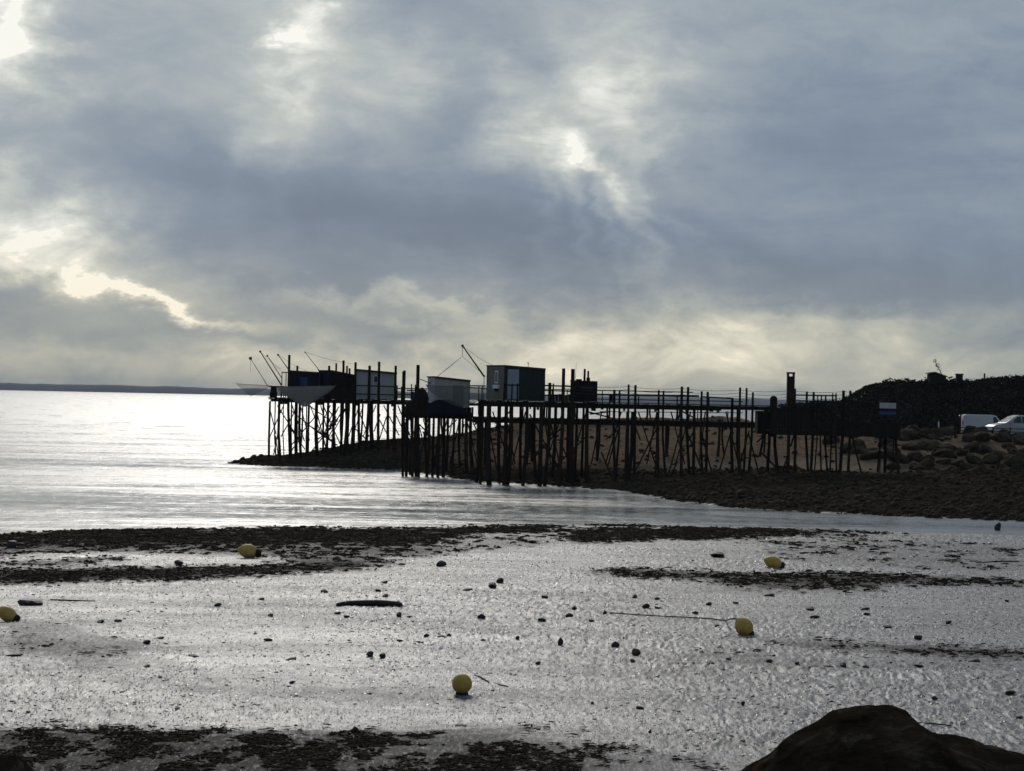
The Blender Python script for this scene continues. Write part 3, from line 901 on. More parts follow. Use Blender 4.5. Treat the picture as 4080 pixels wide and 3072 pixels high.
for px in (1760, 1835, 1910, 1985, 2075, 2170, 2290, 2420, 2580, 2700):
    pile(pC, px, 177.3, 1612, .08); pile(pC, px + 9, 178.5, 1612, .08)
for a, b in [((1105, 1615, 175.8), (1190, 1750, 175.8)), ((1078, 1640, 175.9), (1100, 1730, 175.9)), ((1112, 1700, 175.7), (1090, 1812, 175.7)), ((1097, 1735, 176), (1108, 1810, 176)),
             ((1160, 1636, 175.7), (1258, 1716, 175.7)), ((1258, 1716, 175.7), (1345, 1775, 175.7)), ((1256, 1660, 175.9), (1160, 1775, 175.9)), ((1230, 1615, 176.5), (1300, 1665, 176.5)),
             ((1340, 1660, 175.7), (1290, 1745, 175.7)), ((1390, 1610, 175.6), (1240, 1800, 175.6)), ((1262, 1640, 175.9), (1300, 1790, 175.9)), ((1255, 1760, 176), (1340, 1690, 176)),
             ((1310, 1635, 175.6), (1345, 1680, 175.6)), ((1412, 1705, 175.7), (1478, 1770, 175.7)), ((1430, 1640, 175.7), (1470, 1740, 175.7)), ((1505, 1660, 175.6), (1548, 1740, 175.6)),
             ((1540, 1660, 175.9), (1512, 1750, 175.9)), ((1565, 1630, 175.7), (1610, 1720, 175.7)), ((1610, 1690, 175.8), (1640, 1750, 175.8)), ((1490, 1720, 175.8), (1515, 1650, 175.8)),
             ((1153, 1700, 175.8), (1215, 1790, 175.8)), ((1195, 1750, 176), (1150, 1810, 176)), ((1350, 1620, 176), (1312, 1700, 176)), ((1240, 1700, 179), (1330, 1760, 179)),
             ((1290, 1620, 179), (1360, 1780, 179)), ((1180, 1630, 179.5), (1120, 1740, 179.5)), ((1360, 1640, 177), (1300, 1760, 177))]:
    brace(pC, a, b, .05)
for a, b in [((1404, 1535, 175.45), (1582, 1541, 175.45)), ((1404, 1569, 175.45), (1582, 1574, 175.45)), ((1582, 1548, 175.7), (1720, 1550, 175.7)),
             ((1580, 1571, 179.6), (1720, 1574, 179.6)), ((1700, 1541, 177.3), (1960, 1547, 177.3)), ((1260, 1560, 175.5), (1404, 1563, 175.5)), ((1290, 1580, 175.5), (1404, 1584, 175.5))]:
    rail(pC, a, b)
for px, tp in ((1415, 1530), (1583, 1535), (1600, 1540), (1640, 1530), (1655, 1533), (1572, 1540)): post(pC, px, 175.75, tp, C_Z - .1, .05)
for px in (1740, 1800, 1860, 1920, 2200, 2260, 2400): post(pC, px, 177.35, 1541 + (px - 1740) * .02, C_Z - .2, .045)
rail(pC, (1960, 1547, 177.3), (2760, 1563, 177.3), .04, .07)
for i in range(16):                       # odd props leaning between the posts
    px = 1120 + i * 38 + jit(14)
    brace(pC, (px, 1615, 176 + jit(.4)), (px + rnd.choice((-1, 1)) * rnd.uniform(25, 70), 1760 - (px - 1120) * .06, 176.3 + jit(.5)), .045)
for i in range(9):
    px = 1625 + i * 30 + jit(10)
    brace(pB, (px, 1668, 156.2), (px + rnd.choice((-1, 1)) * rnd.uniform(20, 55), 1860, 156.2), .045)
for i in range(14):
    px = 1960 + i * 72 + jit(20)
    brace(pA, (px, 1640, 145.2), (px + rnd.choice((-1, 1)) * rnd.uniform(25, 70), 1850, 145.0), .05)
# boarded breastwork under the rail of the cabins and a box at the seaward end
for i in range(24):
    q = at(1265 + i * 6.2, 1585, 175.5)
    MB().box(q.x, q.x + .11, 175.40, 175.43, C_Z - .05, C_Z + .78 + jit(.05)).build('breast_board', (WOOD, HUT_BLACK)[i % 2], pC)
e0, e1 = at(1074, 1590, 176), at(1101, 1590, 176)
mb = MB().box(e0.x, e1.x, 176.0, 176.6, C_Z + .003, at(1080, 1562, 176).z)
mb.box(e0.x + .06, e1.x - .04, 176.05, 176.55, at(1080, 1562, 176).z + .002, at(1080, 1541, 176).z)
mb.build('winch_box', HUT_BLACK, pC)
rail(pC, (1072, 1540, 175.8), (1130, 1540, 175.8)); rail(pC, (1100, 1575, 175.8), (1145, 1577, 175.8), .04, .05)
for px in (1102, 1121, 1132): post(pC, px, 175.8, 1538, C_Z - .1, .045)

# ------------------------------------------------------------------ cabins
def hut(name, label, cpx, Y, zf, ang, Lr, Wl, H, drop, mfront, mleft, mroof, over=.10, group=None, board=.16):
    """near corner at column cpx on plane Y; right face runs off at ang, left face at right angles to it"""
    c = at(cpx, 1600, Y); c.z = zf
    a = R(ang)
    u = Vector((math.cos(a), math.sin(a), 0)); v = Vector((-math.sin(a), math.cos(a), 0)); zz = Vector((0, 0, 1))
    o = thing(name, c + u * Lr / 2 + v * Wl / 2, label, 'cabin', group)
    def face(p0, d, ln, h0, h1, nrm, m_, nm):
        core = MB()
        # solid panel behind, boards proud of it
        q = [p0, p0 + d * ln, p0 + d * ln + zz * h1, p0 + zz * h0]
        b_ = [p - nrm * .04 for p in q]
        core.add(q + b_, [(0, 1, 2, 3), (7, 6, 5, 4), (0, 4, 5, 1), (1, 5, 6, 2), (2, 6, 7, 3), (3, 7, 4, 0)])
        s = 0.0
        while s < ln - .01:
            e = min(s + board - .012, ln)
            hs, he = h0 + (h1 - h0) * s / ln, h0 + (h1 - h0) * e / ln
            pr = .018 + jit(.004)
            q = [p0 + d * s, p0 + d * e, p0 + d * e + zz * he, p0 + d * s + zz * hs]
            f_ = [p + nrm * pr for p in q]
            core.add(f_ + q, [(0, 1, 2, 3), (0, 4, 5, 1), (1, 5, 6, 2), (2, 6, 7, 3), (3, 7, 4, 0)])
            s += board
        return core.build(nm, m_, o)
    fr = face(c, u, Lr, H, H - drop, -v, mfront, 'front_wall')
    lf = face(c + v * Wl, -v, Wl, H, H, -u, mleft, 'side_wall')
    face(c + u * Lr, v, Wl, H - drop, H - drop, u, mfront, 'side_wall')
    face(c + u * Lr + v * Wl, -u, Lr, H - drop, H, v, mleft, 'back_wall')
    sl_ = (u * (Lr + 2 * over) + zz * (-drop * (Lr + 2 * over) / Lr))
    MB().obox(c - u * over - v * over + zz * (H + .004 + drop * over / Lr), sl_, v * (Wl + 2 * over), zz * .07).build('roof', mroof, o)
    MB().obox(c - u * (over + .022) - v * (over + .024) + zz * (H - .05 + drop * over / Lr), sl_ * 1.005, v * .02, zz * .115).build('fascia', mroof, o)
    for k_, p_ in ((0, c), (1, c + u * Lr)):
        hh_ = H if k_ == 0 else H - drop
        MB().obox(p_ - v * .035 - u * .035, u * .07, v * .07, zz * (hh_ - .01)).build('corner_post', mroof if k_ else mfront, o)
    return o, c, u, v

def on_front(c, u, v, s0, s1, z0, z1, proud, depth=.03):
    return MB().obox(c + u * s0 - v * (proud + depth) + Vector((0, 0, z0)), u * (s1 - s0), v * depth, Vector((0, 0, z1 - z0)))
def on_left(c, u, v, s0, s1, z0, z1, proud, depth=.03):
    return MB().obox(c + v * s0 - u * (proud + depth) + Vector((0, 0, z0)), v * (s1 - s0), u * depth, Vector((0, 0, z1 - z0)))

# dark green hut on the near pier
o, c, u, v = hut('fishing_cabin', 'tall dark green cabin with pale door and grey gable on the near pier', 2010, 143.9, A_Z + .01, 25, 2.8, 2.8, 2.14, .14, HUT_GREEN, HUT_GREY, ROOF, .05)
d = on_front(c, u, v, .16, .96, .05, 1.95, .026, .03).build('door', DOOR_PALE, o)
on_front(c, u, v, .84, .90, .95, 1.08, .06, .03).build('handle', STEEL, d)
for s0, s1, z0, z1 in ((.10, .155, .03, 2.0), (.965, 1.02, .03, 2.0), (.157, .963, 1.955, 2.0)):
    on_front(c, u, v, s0, s1, z0, z1, .026, .035).build('door_frame', HUT_GREEN, d)
wn = on_left(c, u, v, .95, 1.45, 1.05, 1.85, .026, .03).build('window', WHITE, o)
on_left(c, u, v, 1.03, 1.19, 1.13, 1.77, .0562, .01).build('pane', GLASS_D, wn)
on_left(c, u, v, 1.22, 1.37, 1.13, 1.77, .0562, .01).build('pane', GLASS_D, wn)
on_left(c, u, v, .70, 1.45, .72, .95, .03, .16).build('window_box', WHITE, o)
on_left(c, u, v, .95, 1.3, .55, .71, .03, .10).build('bracket', HUT_BLACK, o)
q = c + u * 2.0 + v * .8
MB().tube([q + Vector((0, 0, 2.05)), q + Vector((0, 0, 2.45))], .02, 6).tube([q + Vector((-.08, 0, 2.42)), q + Vector((.07, 0, 2.36))], .015, 5).build('vent_pipe', STEEL, o)

# tarred shed beside it
o, c, u, v = hut('tool_shed', 'low black tarred shed among posts right of the dark green cabin', 2290, 144.3, A_Z + .01, 10, 1.42, 1.4, 1.26, .03, HUT_BLACK, HUT_BLACK, HUT_BLACK, .04)
on_front(c, u, v, .35, 1.2, .82, .90, .026, .02).build('batten', simple('mossy_batten', (.03, .04, .02), (.05, .06, .03), 3, .8), o)
on_front(c, u, v, .05, .42, 1.20, 1.42, .03, .05).build('roof_box', HUT_BLACK, o)
on_front(c, u, v, .72, .95, 1.24, 1.52, .02, .08).build('roof_box', HUT_BLACK, o)
q = c + u * .05
MB().tube([q + Vector((-.05, -.1, 1.2)), q + Vector((0, -.1, 2.5))], [.018, .006], 5).build('aerial', STEEL, o)

# grey white hut on the lower pier
o, c, u, v = hut('fishing_cabin', 'grey white cabin with sloping roof behind a sagging pale net', 1733, 156.2, B_Z + .01, 14, 2.42, 2.5, 2.42, .20, HUT_CREAM, HUT_WHITE, ROOF, .08)
d = on_front(c, u, v, 1.25, 2.0, .1, 1.9, .026, .03).build('door', HUT_GREY, o)
on_front(c, u, v, 1.32, 1.38, .95, 1.08, .06, .03).build('handle', STEEL, d)
q = c + v * 1.2 - u * .06
MB().tube([q + Vector((0, 0, 2.0)), q + Vector((-.95, 0, 2.35))], .03, 6).build('spar', WOOD2, o)

# white cabin at the back with posts before it
o, c, u, v = hut('fishing_cabin', 'pale grey cabin with dark eaves standing behind two rails on the far pier', 1421, 176.1, C_Z + .01, 6, 2.95, 2.8, 2.26, .20, HUT_WHITE, HUT_WHITE, ROOF, .16)
wn = on_front(c, u, v, 1.27, 1.62, 1.28, 1.84, .026, .03).build('window', WHITE, o)
on_front(c, u, v, 1.32, 1.57, 1.33, 1.79, .0562, .01).build('pane', GLASS_D, wn)

# the two dark cabins at the end of the far pier
o, c, u, v = hut('fishing_cabin', 'dark blue cabin with an open porch at the seaward end behind the grey net', 1151, 176.6, C_Z + .01, 3, 2.35, 2.2, 2.06, .10, HUT_BLUE, HUT_BLUE, ROOF, .05)
sh = on_front(c, u, v, .85, 1.42, .75, 1.6, .026, .03).build('shutter', SHUTTER, o)
MB().obox(c - u * .62 - v * .05 + Vector((0, 0, 1.93)), u * .56, v * 1.6, Vector((0, 0, .06))).build('porch_roof', ROOF, o)
for s_ in (-.58, -.26):
    MB().tube([c + u * s_, c + u * s_ + Vector((0, 0, 1.93))], .035, 6).build('porch_post', WOOD, o)
o, c, u, v = hut('fishing_cabin', 'black cabin with a pointed corner joined to the dark blue cabin', 1322, 176.0, C_Z + .01, 36, 2.05, 2.05, 2.12, .30, HUT_BLACK, HUT_BLUE, ROOF, .04)

# ------------------------------------------------------------------ dip nets and their booms
def boom(label, tip, foot, Y0, Y1, r=.035, fuzz=0, stay=None):
    a, b = at(tip[0], tip[1], Y0), at(foot[0], foot[1], Y1)
    o = thing('net_boom', b, label, 'boom', None)
    MB().tube([b, b.lerp(a, .5), a], [r * 1.3, r, r * .8], 6).build('spar', WOOD2 if r > .03 else ROPE, o)
    mb = MB().tube([a + Vector((.0, -.05, 0)), a + Vector((0, .05, 0))], .10 if not fuzz else fuzz, 10)
    mb.build('pulley', STEEL, o)
    if stay:
        s = at(*stay)
        MB().tube([a, a.lerp(s, .5) - Vector((0, 0, .12)), s], .010, 4).build('stay', ROPE, o)
    return o, a

boom('leftmost thin boom with a tuft of rope at its tip', (998, 1428), (1068, 1540), 175, 176.2, .024, .13, (998, 1480, 175))
boom('thick boom rising left of the dark blue cabin porch', (1037, 1401), (1121, 1534), 175, 176.3, .042, .09, (1118, 1470, 177))
boom('thin boom close behind the thick one', (1065, 1418), (1122, 1505), 177, 178.5, .028, .08, (1135, 1490, 178.6))
boom('short boom leaning against the tallest post', (1108, 1414), (1151, 1474), 178, 178.8, .032, .09, (1235, 1485, 179.5))
boom('boom above the dark blue cabin roof with a long stay', (1215, 1403), (1280, 1486), 178, 178.6, .026, .05, (1405, 1450, 178.6))
bo, tipB = boom('long bare boom leaning left of the dark green cabin', (1843, 1378), (1929, 1500), 153.4, 156.0, .05, .10, (1975, 1462, 150))
f0 = at(1929, 1500, 156.0)
MB().tube([f0 + Vector((0, 0, -.01)), (f0.x, 156.0, B_Z - .2)], .028, 6).build('mast', STEEL, bo)

def dip_net(label, left, right, Y0, Y1, sag, m_, bridle=None, power=1.0, shift=0.0, frame_r=.018, tilt=0.0):
    """square net on a frame; left and right give the frame's ends in the photo on plane Y0"""
    a, b = at(*left, Y0), at(*right, Y0)
    d = Vector((0, Y1 - Y0, 0))
    o = thing('dip_net', (a + b) / 2 + d / 2, label, 'fishing net')
    n = 22; vs = []; fs = []
    for j in range(n + 1):
        for i in range(n + 1):
            s, t_ = i / n, j / n
            uu = abs((s - .5 - shift) / (.5 + (shift if s < .5 + shift else -shift))); vv = abs(2 * t_ - 1)
            k_ = max(0.0, 1 - max(uu, vv)) ** power
            p = a.lerp(b, s) + d * t_ + Vector((0, 0, -sag * k_ + tilt * t_))
            p.z += jit(.015); vs.append(p)
    for j in range(n):
        for i in range(n):
            q = j * (n + 1) + i
            fs.append((q, q + 1, q + n + 2, q + n + 1))
    MB().add(vs, fs).build('netting', m_, o, smooth=True)
    tz = Vector((0, 0, tilt))
    cs = [a, b, b + d + tz, a + d + tz]
    fm = MB()
    for i in range(4): fm.tube([cs[i], cs[(i + 1) % 4]], frame_r, 5)
    fm.build('frame', STEEL, o)
    if bridle is not None:
        top, drop = bridle
        kn = Vector(top) - Vector((0, 0, drop))
        MB().tube([top, kn], .016, 5).build('hoist_rope', ROPE, o)
        for c_ in cs:
            MB().tube([kn, c_], .011, 4).build('bridle', ROPE, o)
    return o
dip_net('grey net hanging in a sagging triangle under the dark blue cabin', (1100, 1541), (1332, 1537), 173.4, 175.2, 1.62, NET1, None, .78, -.02)
dip_net('pale see-through net slung before the grey white cabin', (1697, 1535), (1992, 1548), 152.6, 154.8, 1.38, NET2, (tipB, .72), .62, -.06)
dip_net('faint flat net held out over the water left of the far pier', (940, 1529), (1066, 1536), 174.0, 177.0, .92, NET3, None, .85, -.1, .016)

# folded net bundles on the lower pier
def bundle(name, label, px0, px1, py0, py1, Y, m_, seed):
    r_ = random.Random(seed)
    a, b = at(px0, py1, Y), at(px1, py0, Y)
    o_ = Vector(((a.x + b.x) / 2, Y + .5, a.z))
    n, k_ = 14, 9; vs = []; fs = []
    for j in range(k_ + 1):
        th = math.pi / 2 * j / k_
        for i in range(n):
            ph = 2 * math.pi * i / n
            w_ = 1 + r_.uniform(-.16, .16)
            vs.append((o_.x + math.cos(ph) * math.cos(th * .96) ** .7 * (b.x - a.x) / 2 * w_, o_.y + math.sin(ph) * math.cos(th * .96) ** .7 * .5 * w_,
                       a.z + math.sin(th) ** .9 * (b.z - a.z) * (1 + r_.uniform(-.12, .05))))
    for j in range(k_):
        for i in range(n):
            i2 = (i + 1) % n
            fs.append((j * n + i, j * n + i2, (j + 1) * n + i2, (j + 1) * n + i))
    fs.append(tuple(range(k_ * n, k_ * n + n)))
    fs.append(tuple(reversed(range(n))))
    ob = MB().add(vs, fs).build(name, m_, None, o_, smooth=True)
    return tag(ob, label, 'net bundle')
bundle('net_bundle', 'dark blue heaped net at the left foot of the grey white cabin', 1690, 1850, 1594, 1656, 154.9, TARP, 3)
for i in range(26):
    q = at(1648 + i * 9.2, 1640, 155.3)
    MB().box(q.x, q.x + .15, 155.30, 155.33, B_Z - .30, at(1700, 1621, 155.3).z + jit(.05)).build('breast_board', (WOOD, HUT_BLACK)[i % 2], pB)
bundle('net_bundle', 'black heaped net against the tall post of the lower pier', 1636, 1712, 1548, 1652, 155.6, TARPBLACK, 5)
bundle('net_bundle', 'small brown heap of net at the left edge of the lower pier', 1610, 1650, 1596, 1652, 156.4, WOOD2, 8)

# ------------------------------------------------------------------ notice board, vehicles, hilltop
def notice():
    Y = 143.45
    a, b = at(3505, 1604, Y), at(3570, 1628, Y)
    o = thing('notice_board', ((a.x + b.x) / 2, Y, gz((a.x + b.x) / 2, Y)), 'white notice board over a blue strip on the landing stage boards', 'sign')
    MB().box(a.x, b.x, Y, Y + .03, b.z, a.z).build('white_panel', SIGNW, o)
    c_, d_ = at(3505, 1638, Y), at(3570, 1652, Y)
    MB().box(c_.x, d_.x, Y, Y + .03, d_.z, c_.z).build('blue_panel', SIGNB, o)
    for x in (a.x + .08, b.x - .14):
        MB().box(x, x + .06, Y + .035, Y + .09, gz(x, Y) - .3, a.z - .02).build('post', WOOD, o)
notice()

def vehicle(name, label, loc, rot, prof, half, belt, tuck, paint, wins, wheels, wr, extras):
    """side profile (x forward, z up) given a rounded width; windows lie on the sides"""
    o = bpy.data.objects.new(name, None); o.location = loc; o.rotation_euler = (0, 0, rot); C.objects.link(o)
    tag(o, label, 'van' if 'van' in name else 'car')
    zt = max(z for x, z in prof)
    def hw(z): return half - tuck * max(0.0, (z - belt) / (zt - belt)) if z > belt else half - .05 * max(0, (.45 - z) / .45)
    n = len(prof)
    rings = []
    for sgn, inset, shrink in ((1, 0.0, .07), (1, .07, 0.0), (-1, .07, 0.0), (-1, 0.0, .07)):
        cx = sum(x for x, z in prof) / n; cz = sum(z for x, z in prof) / n
        ring = []
        for (x, z) in prof:
            d = Vector((cx - x, cz - z)); L = max(d.length, .01)
            k_ = shrink / L
            ring.append(Vector((x + d.x * k_, sgn * (hw(z) - inset) if inset else sgn * hw(z), z + d.y * k_)))
        rings.append(ring)
    mb = MB()
    vs = [p for r_ in rings for p in r_]
    fs = [tuple(range(n)), tuple(reversed(range(3 * n, 4 * n)))]
    for k_ in range(3):
        for i in range(n):
            j = (i + 1) % n
            fs.append((k_ * n + i, (k_ + 1) * n + i, (k_ + 1) * n + j, k_ * n + j))
    mb.add(vs, fs)
    body = mb.build('body', paint, o, Vector((0, 0, 0)), smooth=False, bevel=.03)
    for nm, poly, m_ in wins:
        for sgn in (1, -1):
            q = [Vector((x, sgn * (hw(z) + .008), z)) for x, z in poly]
            q2 = [Vector((x, sgn * (hw(z) - .02), z)) for x, z in poly]
            k_ = len(q)
            f_ = [tuple(range(k_)), tuple(reversed(range(k_, 2 * k_)))] + [(i, i + k_, (i + 1) % k_ + k_, (i + 1) % k_) for i in range(k_)]
            MB().add(q + q2, f_).build(nm, m_, o, Vector((0, 0, 0)))
    for x in wheels:
        for sgn in (1, -1):
            y = sgn * (half - .10)
            wh = MB().lathe((x, y - .10, wr), (0, 1, 0), [(0, wr * .8), (.03, wr), (.17, wr), (.20, wr * .8)], 18).build('wheel', RUBBER, o, Vector((0, 0, 0)))
            MB().lathe((x, y + sgn * .10 - .012, wr), (0, 1, 0), [(0, wr * .62), (.024, wr * .62)], 14).build('rim', STEEL, wh, Vector((0, 0, 0)))
    for nm, pts, m_ in extras:
        MB().box(*pts).build(nm, m_, o, Vector((0, 0, 0)), bevel=.01)
    return o

# white van, nose to the right
vx = at(3830, 1700, 188).x
vz = gz(vx + 2.2, 188)
van_prof = [(0.05, .30), (0.0, .55), (.02, 1.45), (.10, 1.78), (.35, 1.85), (2.45, 1.84), (2.75, 1.78), (3.30, 1.12), (3.95, .98), (4.25, .80), (4.30, .40), (4.22, .28)]
vehicle('parked_van', 'white panel van parked under the scrubby hill', (vx, 188, vz), R(-4), van_prof, .88, 1.05, .14, VANW,
        [('cab_window', [(2.52, 1.12), (3.05, 1.12), (2.72, 1.66), (2.52, 1.68)], GLASS_D), ('sill', [(.3, .42), (3.2, .42), (3.2, .50), (.3, .50)], PLASTIC)], (.85, 3.45), .31,
        [('windscreen', (2.78, 2.80, -.6, .6, 1.2, 1.6), GLASS_D), ('rear_lamp', (-.02, .03, -.86, -.74, .95, 1.3), REDLENS), ('rear_lamp', (-.02, .03, .74, .86, .95, 1.3), REDLENS),
         ('headlamp', (4.12, 4.27, -.80, -.5, .72, .86), LAMPGLASS), ('headlamp', (4.12, 4.27, .5, .80, .72, .86), LAMPGLASS), ('bumper', (4.2, 4.38, -.82, .82, .32, .52), PLASTIC)])
# silver car, nose to the left, cut by the right edge
cx = at(3938, 1700, 168).x
cz = gz(cx + 2, 168)
car_prof = [(0.06, .25), (0.0, .50), (.08, .74), (.30, .86), (1.02, 1.02), (1.80, 1.50), (2.15, 1.60), (2.9, 1.60), (3.6, 1.42), (3.98, 1.02), (4.10, .85), (4.12, .42), (4.02, .26)]
vehicle('parked_car', 'silver car with a glaring windscreen at the right edge of the photo', (cx, 168, cz), R(9), car_prof, .86, 1.0, .20, CARS,
        [('side_window', [(1.42, 1.04), (2.28, 1.04), (2.24, 1.50), (1.98, 1.47)], GLASS_D), ('side_window', [(2.36, 1.04), (3.3, 1.04), (3.15, 1.44), (2.34, 1.51)], GLASS_D)], (.80, 3.30), .31,
        [('mirror', (1.40, 1.58, -1.06, -.88, 1.02, 1.16), CARS), ('mirror', (1.40, 1.58, .88, 1.06, 1.02, 1.16), CARS), ('headlamp', (.04, .20, -.80, -.52, .60, .74), LAMPGLASS),
         ('headlamp', (.04, .20, .52, .80, .60, .74), LAMPGLASS), ('bumper', (-.06, .10, -.80, .80, .30, .50), PLASTIC)])
car = bpy.data.objects['parked_car']
# windscreen pane of the car
ws = [Vector((1.08, -.66, 1.075)), Vector((1.08, .66, 1.075)), Vector((1.76, .56, 1.49)), Vector((1.76, -.56, 1.49))]
nrm = Vector((-.52, 0, .85)).normalized()
MB().add([p + nrm * .012 for p in ws] + [p - nrm * .02 for p in ws], [(0, 3, 2, 1), (4, 5, 6, 7), (0, 1, 5, 4), (1, 2, 6, 5), (2, 3, 7, 6), (3, 0, 4, 7)]).build('windscreen', GLASS_D, car, Vector((0, 0, 0)))

def marker(label, px, py0, py1, Y, r, m_, cap=None):
    a = at(px, py0, Y)
    o = thing('marker_post', (a.x, Y, gz(a.x, Y)), label, 'post')
    MB().tube([(a.x, Y, gz(a.x, Y) - .3), (a.x, Y, a.z - .16)], r, 8).build('shaft', m_, o)
    MB().lathe((a.x, Y, a.z - .158), (0, 0, 1), [(0, r * 1.25), (.13, r * 1.25), (.158, r * .7)], 10).build('cap', cap or m_, o)
marker('dark post with a red cap behind the rear of the white van', 3826, 1654, 1730, 163.5, .07, WOOD, REDLENS)
marker('small pale post on the terrace left of the white van', 3740, 1672, 1710, 164.5, .05, WHITE, SHUTTER)
marker('dark leaning stake among the revetment boulders', 3806, 1700, 1785, 158.0, .08, WOOD2)

lf = thing('low_fence', (27, 161.2, gz(27, 161.2)), 'low dark post and rail fence along the terrace edge before the vehicles', 'fence')
for i in range(12):
    x = 25.6 + i * 1.25
    MB().tube([(x, 161.2, gz(x, 161.2) - .3), (x + jit(.05), 161.2, gz(x, 161.2) + .62)], .05, 7).build('post', WOOD, lf)
for dz in (.30, .52):
    MB().tube([(25.4 + i * 1.25, 161.12, gz(25.4 + i * 1.25, 161.2) + dz) for i in range(13)], .028, 5).build('rail', WOOD2, lf)

# hilltop shed, pillar, railing and a ragged mast
YT = 229.0
a, b = at(3706, 1530, YT), at(3770, 1486, YT)
o = thing('hilltop_shed', ((a.x + b.x) / 2, YT, gz(a.x, YT)), 'small black shed on the hilltop with a ragged mast above it', 'shed')
zb_ = gz(a.x, YT) - .3
MB().add([(a.x, YT, zb_), (b.x, YT, zb_), (b.x, YT, b.z - .36), (a.x + .4, YT, b.z), (a.x, YT, b.z - .12),
          (a.x, YT + 1.8, zb_), (b.x, YT + 1.8, zb_), (b.x, YT + 1.8, b.z - .5), (a.x + .4, YT + 1.8, b.z), (a.x, YT + 1.8, b.z - .12)],
         [(0, 1, 2, 3, 4), (9, 8, 7, 6, 5), (0, 5, 6, 1), (1, 6, 7, 2), (2, 7, 8, 3), (3, 8, 9, 4), (4, 9, 5, 0)]).build('wall', HUT_BLACK, o)
MB().beam((a.x - .15, YT + .9, b.z - .05), (a.x + .5, YT + .9, b.z + .06), 2.1, .08).build('roof', ROOF, o)
MB().beam((a.x + .5, YT + .9, b.z + .05), (b.x + .12, YT + .9, b.z - .36), 2.1, .08).build('roof', ROOF, o)
p0, p1 = at(3752, 1492, YT), at(3722, 1431, YT)
o = thing('ragged_mast', p0, 'thin leaning mast with a ragged feathery head above the hilltop shed', 'mast')
MB().tube([p0, p1], [.05, .02], 6).build('pole', STEEL, o)
mb = MB()
for i in range(90):
    s = rnd.uniform(.25, 1.0)
    q = p0.lerp(p1, s) + Vector((jit(.22), jit(.15), jit(.16)))
    e = Vector((jit(.12), jit(.1), jit(.12))); f = Vector((jit(.12), jit(.1), jit(.12)))
    mb.add([q, q + e, q + f], [(0, 1, 2)])
tag(mb.build('tatters', simple('sun_bleached_tatters', (.10, .10, .09), (.20, .20, .18), 3, .9, .05, bump=0), o), kind='stuff')
a, b = at(3811, 1535, YT), at(3838, 1489, YT)
o = thing('gate_pillar', ((a.x + b.x) / 2, YT, gz(a.x, YT)), 'square dark pillar with a flat cap on the hilltop', 'pillar')
MB().box(a.x + .03, b.x - .03, YT, YT + .7, gz(a.x, YT) - .3, b.z - .14).build('shaft', HUT_BLACK, o)
MB().box(a.x - .03, b.x + .03, YT - .06, YT + .76, b.z - .138, b.z).build('cap', ROOF, o)
a = at(3840, 1510, YT); b = at(3930, 1511, YT)
o = thing('hilltop_railing', (a.x, YT, gz(a.x, YT)), 'thin railing beside the hilltop pillar ending in a tall post', 'railing')
MB().tube([a, b], .022, 5).build('rail', STEEL, o)
MB().tube([a - Vector((0, 0, .35)), b - Vector((0, 0, .35))], .015, 5).build('rail', STEEL, o)
for px, tp, r in ((3868, 1510, .03), (3895, 1510, .025), (3923, 1488, .09)):
    q = at(px, tp, YT + .05)
    MB().tube([(q.x, YT + .05, gz(q.x, YT) - .2), q], r, 6).build('post', WOOD if r > .05 else STEEL, o)

# ------------------------------------------------------------------ scattered small stuff, all real geometry
def stuff(name, V, Fc, m_, label=None, smooth=False):
    me_ = bpy.data.meshes.new(name)
    V = np.asarray(V, np.float32).reshape(-1, 3); Fc = np.asarray(Fc, np.int32)
    k_ = Fc.shape[1]
    me_.vertices.add(len(V)); me_.vertices.foreach_set('co', V.ravel())
    me_.loops.add(Fc.size); me_.loops.foreach_set('vertex_index', Fc.ravel())
    me_.polygons.add(len(Fc)); me_.polygons.foreach_set('loop_start', np.arange(0, Fc.size, k_, dtype=np.int32))
    me_.polygons.foreach_set('loop_total', np.full(len(Fc), k_, np.int32))
    me_.update(calc_edges=True); me_.materials.append(m_)
    ob = bpy.data.objects.new(name, me_); C.objects.link(ob)
    return tag(ob, label, kind='stuff')

rs = np.random.RandomState(5)
def lumps(X, Y, Z, W, H, elong=1.0):
    """one low irregular lump per point: two rings and a peak, 18 triangles"""
    n = len(X); k_ = 6
    ang = np.arange(k_) / k_ * 2 * np.pi + rs.rand(n, 1) * 6
    rot = (rs.rand(n, 1) - .5) * .9
    out = np.zeros((n, 2 * k_ + 1, 3))
    for lev, (rr, hh_) in enumerate(((1.0, -.15), (.72, .62))):
        r_ = W[:, None] * rr * (1 + (rs.rand(n, k_) - .5) * .7)
        dx = np.cos(ang) * r_ * elong; dy = np.sin(ang) * r_
        out[:, lev * k_:(lev + 1) * k_, 0] = X[:, None] + dx * np.cos(rot) - dy * np.sin(rot)
        out[:, lev * k_:(lev + 1) * k_, 1] = Y[:, None] + dx * np.sin(rot) + dy * np.cos(rot)
        out[:, lev * k_:(lev + 1) * k_, 2] = Z[:, None] + H[:, None] * hh_ * (1 + (rs.rand(n, k_) - .5) * .6)
    out[:, -1, 0] = X + (rs.rand(n) - .5) * W * .6; out[:, -1, 1] = Y + (rs.rand(n) - .5) * W * .6; out[:, -1, 2] = Z + H
    t = []
    for i in range(k_):
        j = (i + 1) % k_
        t += [(i, j, k_ + j), (i, k_ + j, k_ + i), (k_ + i, k_ + j, 2 * k_)]
    Fc = (np.arange(n)[:, None, None] * (2 * k_ + 1) + np.array(t)[None]).reshape(-1, 3)
    return out.reshape(-1, 3), Fc

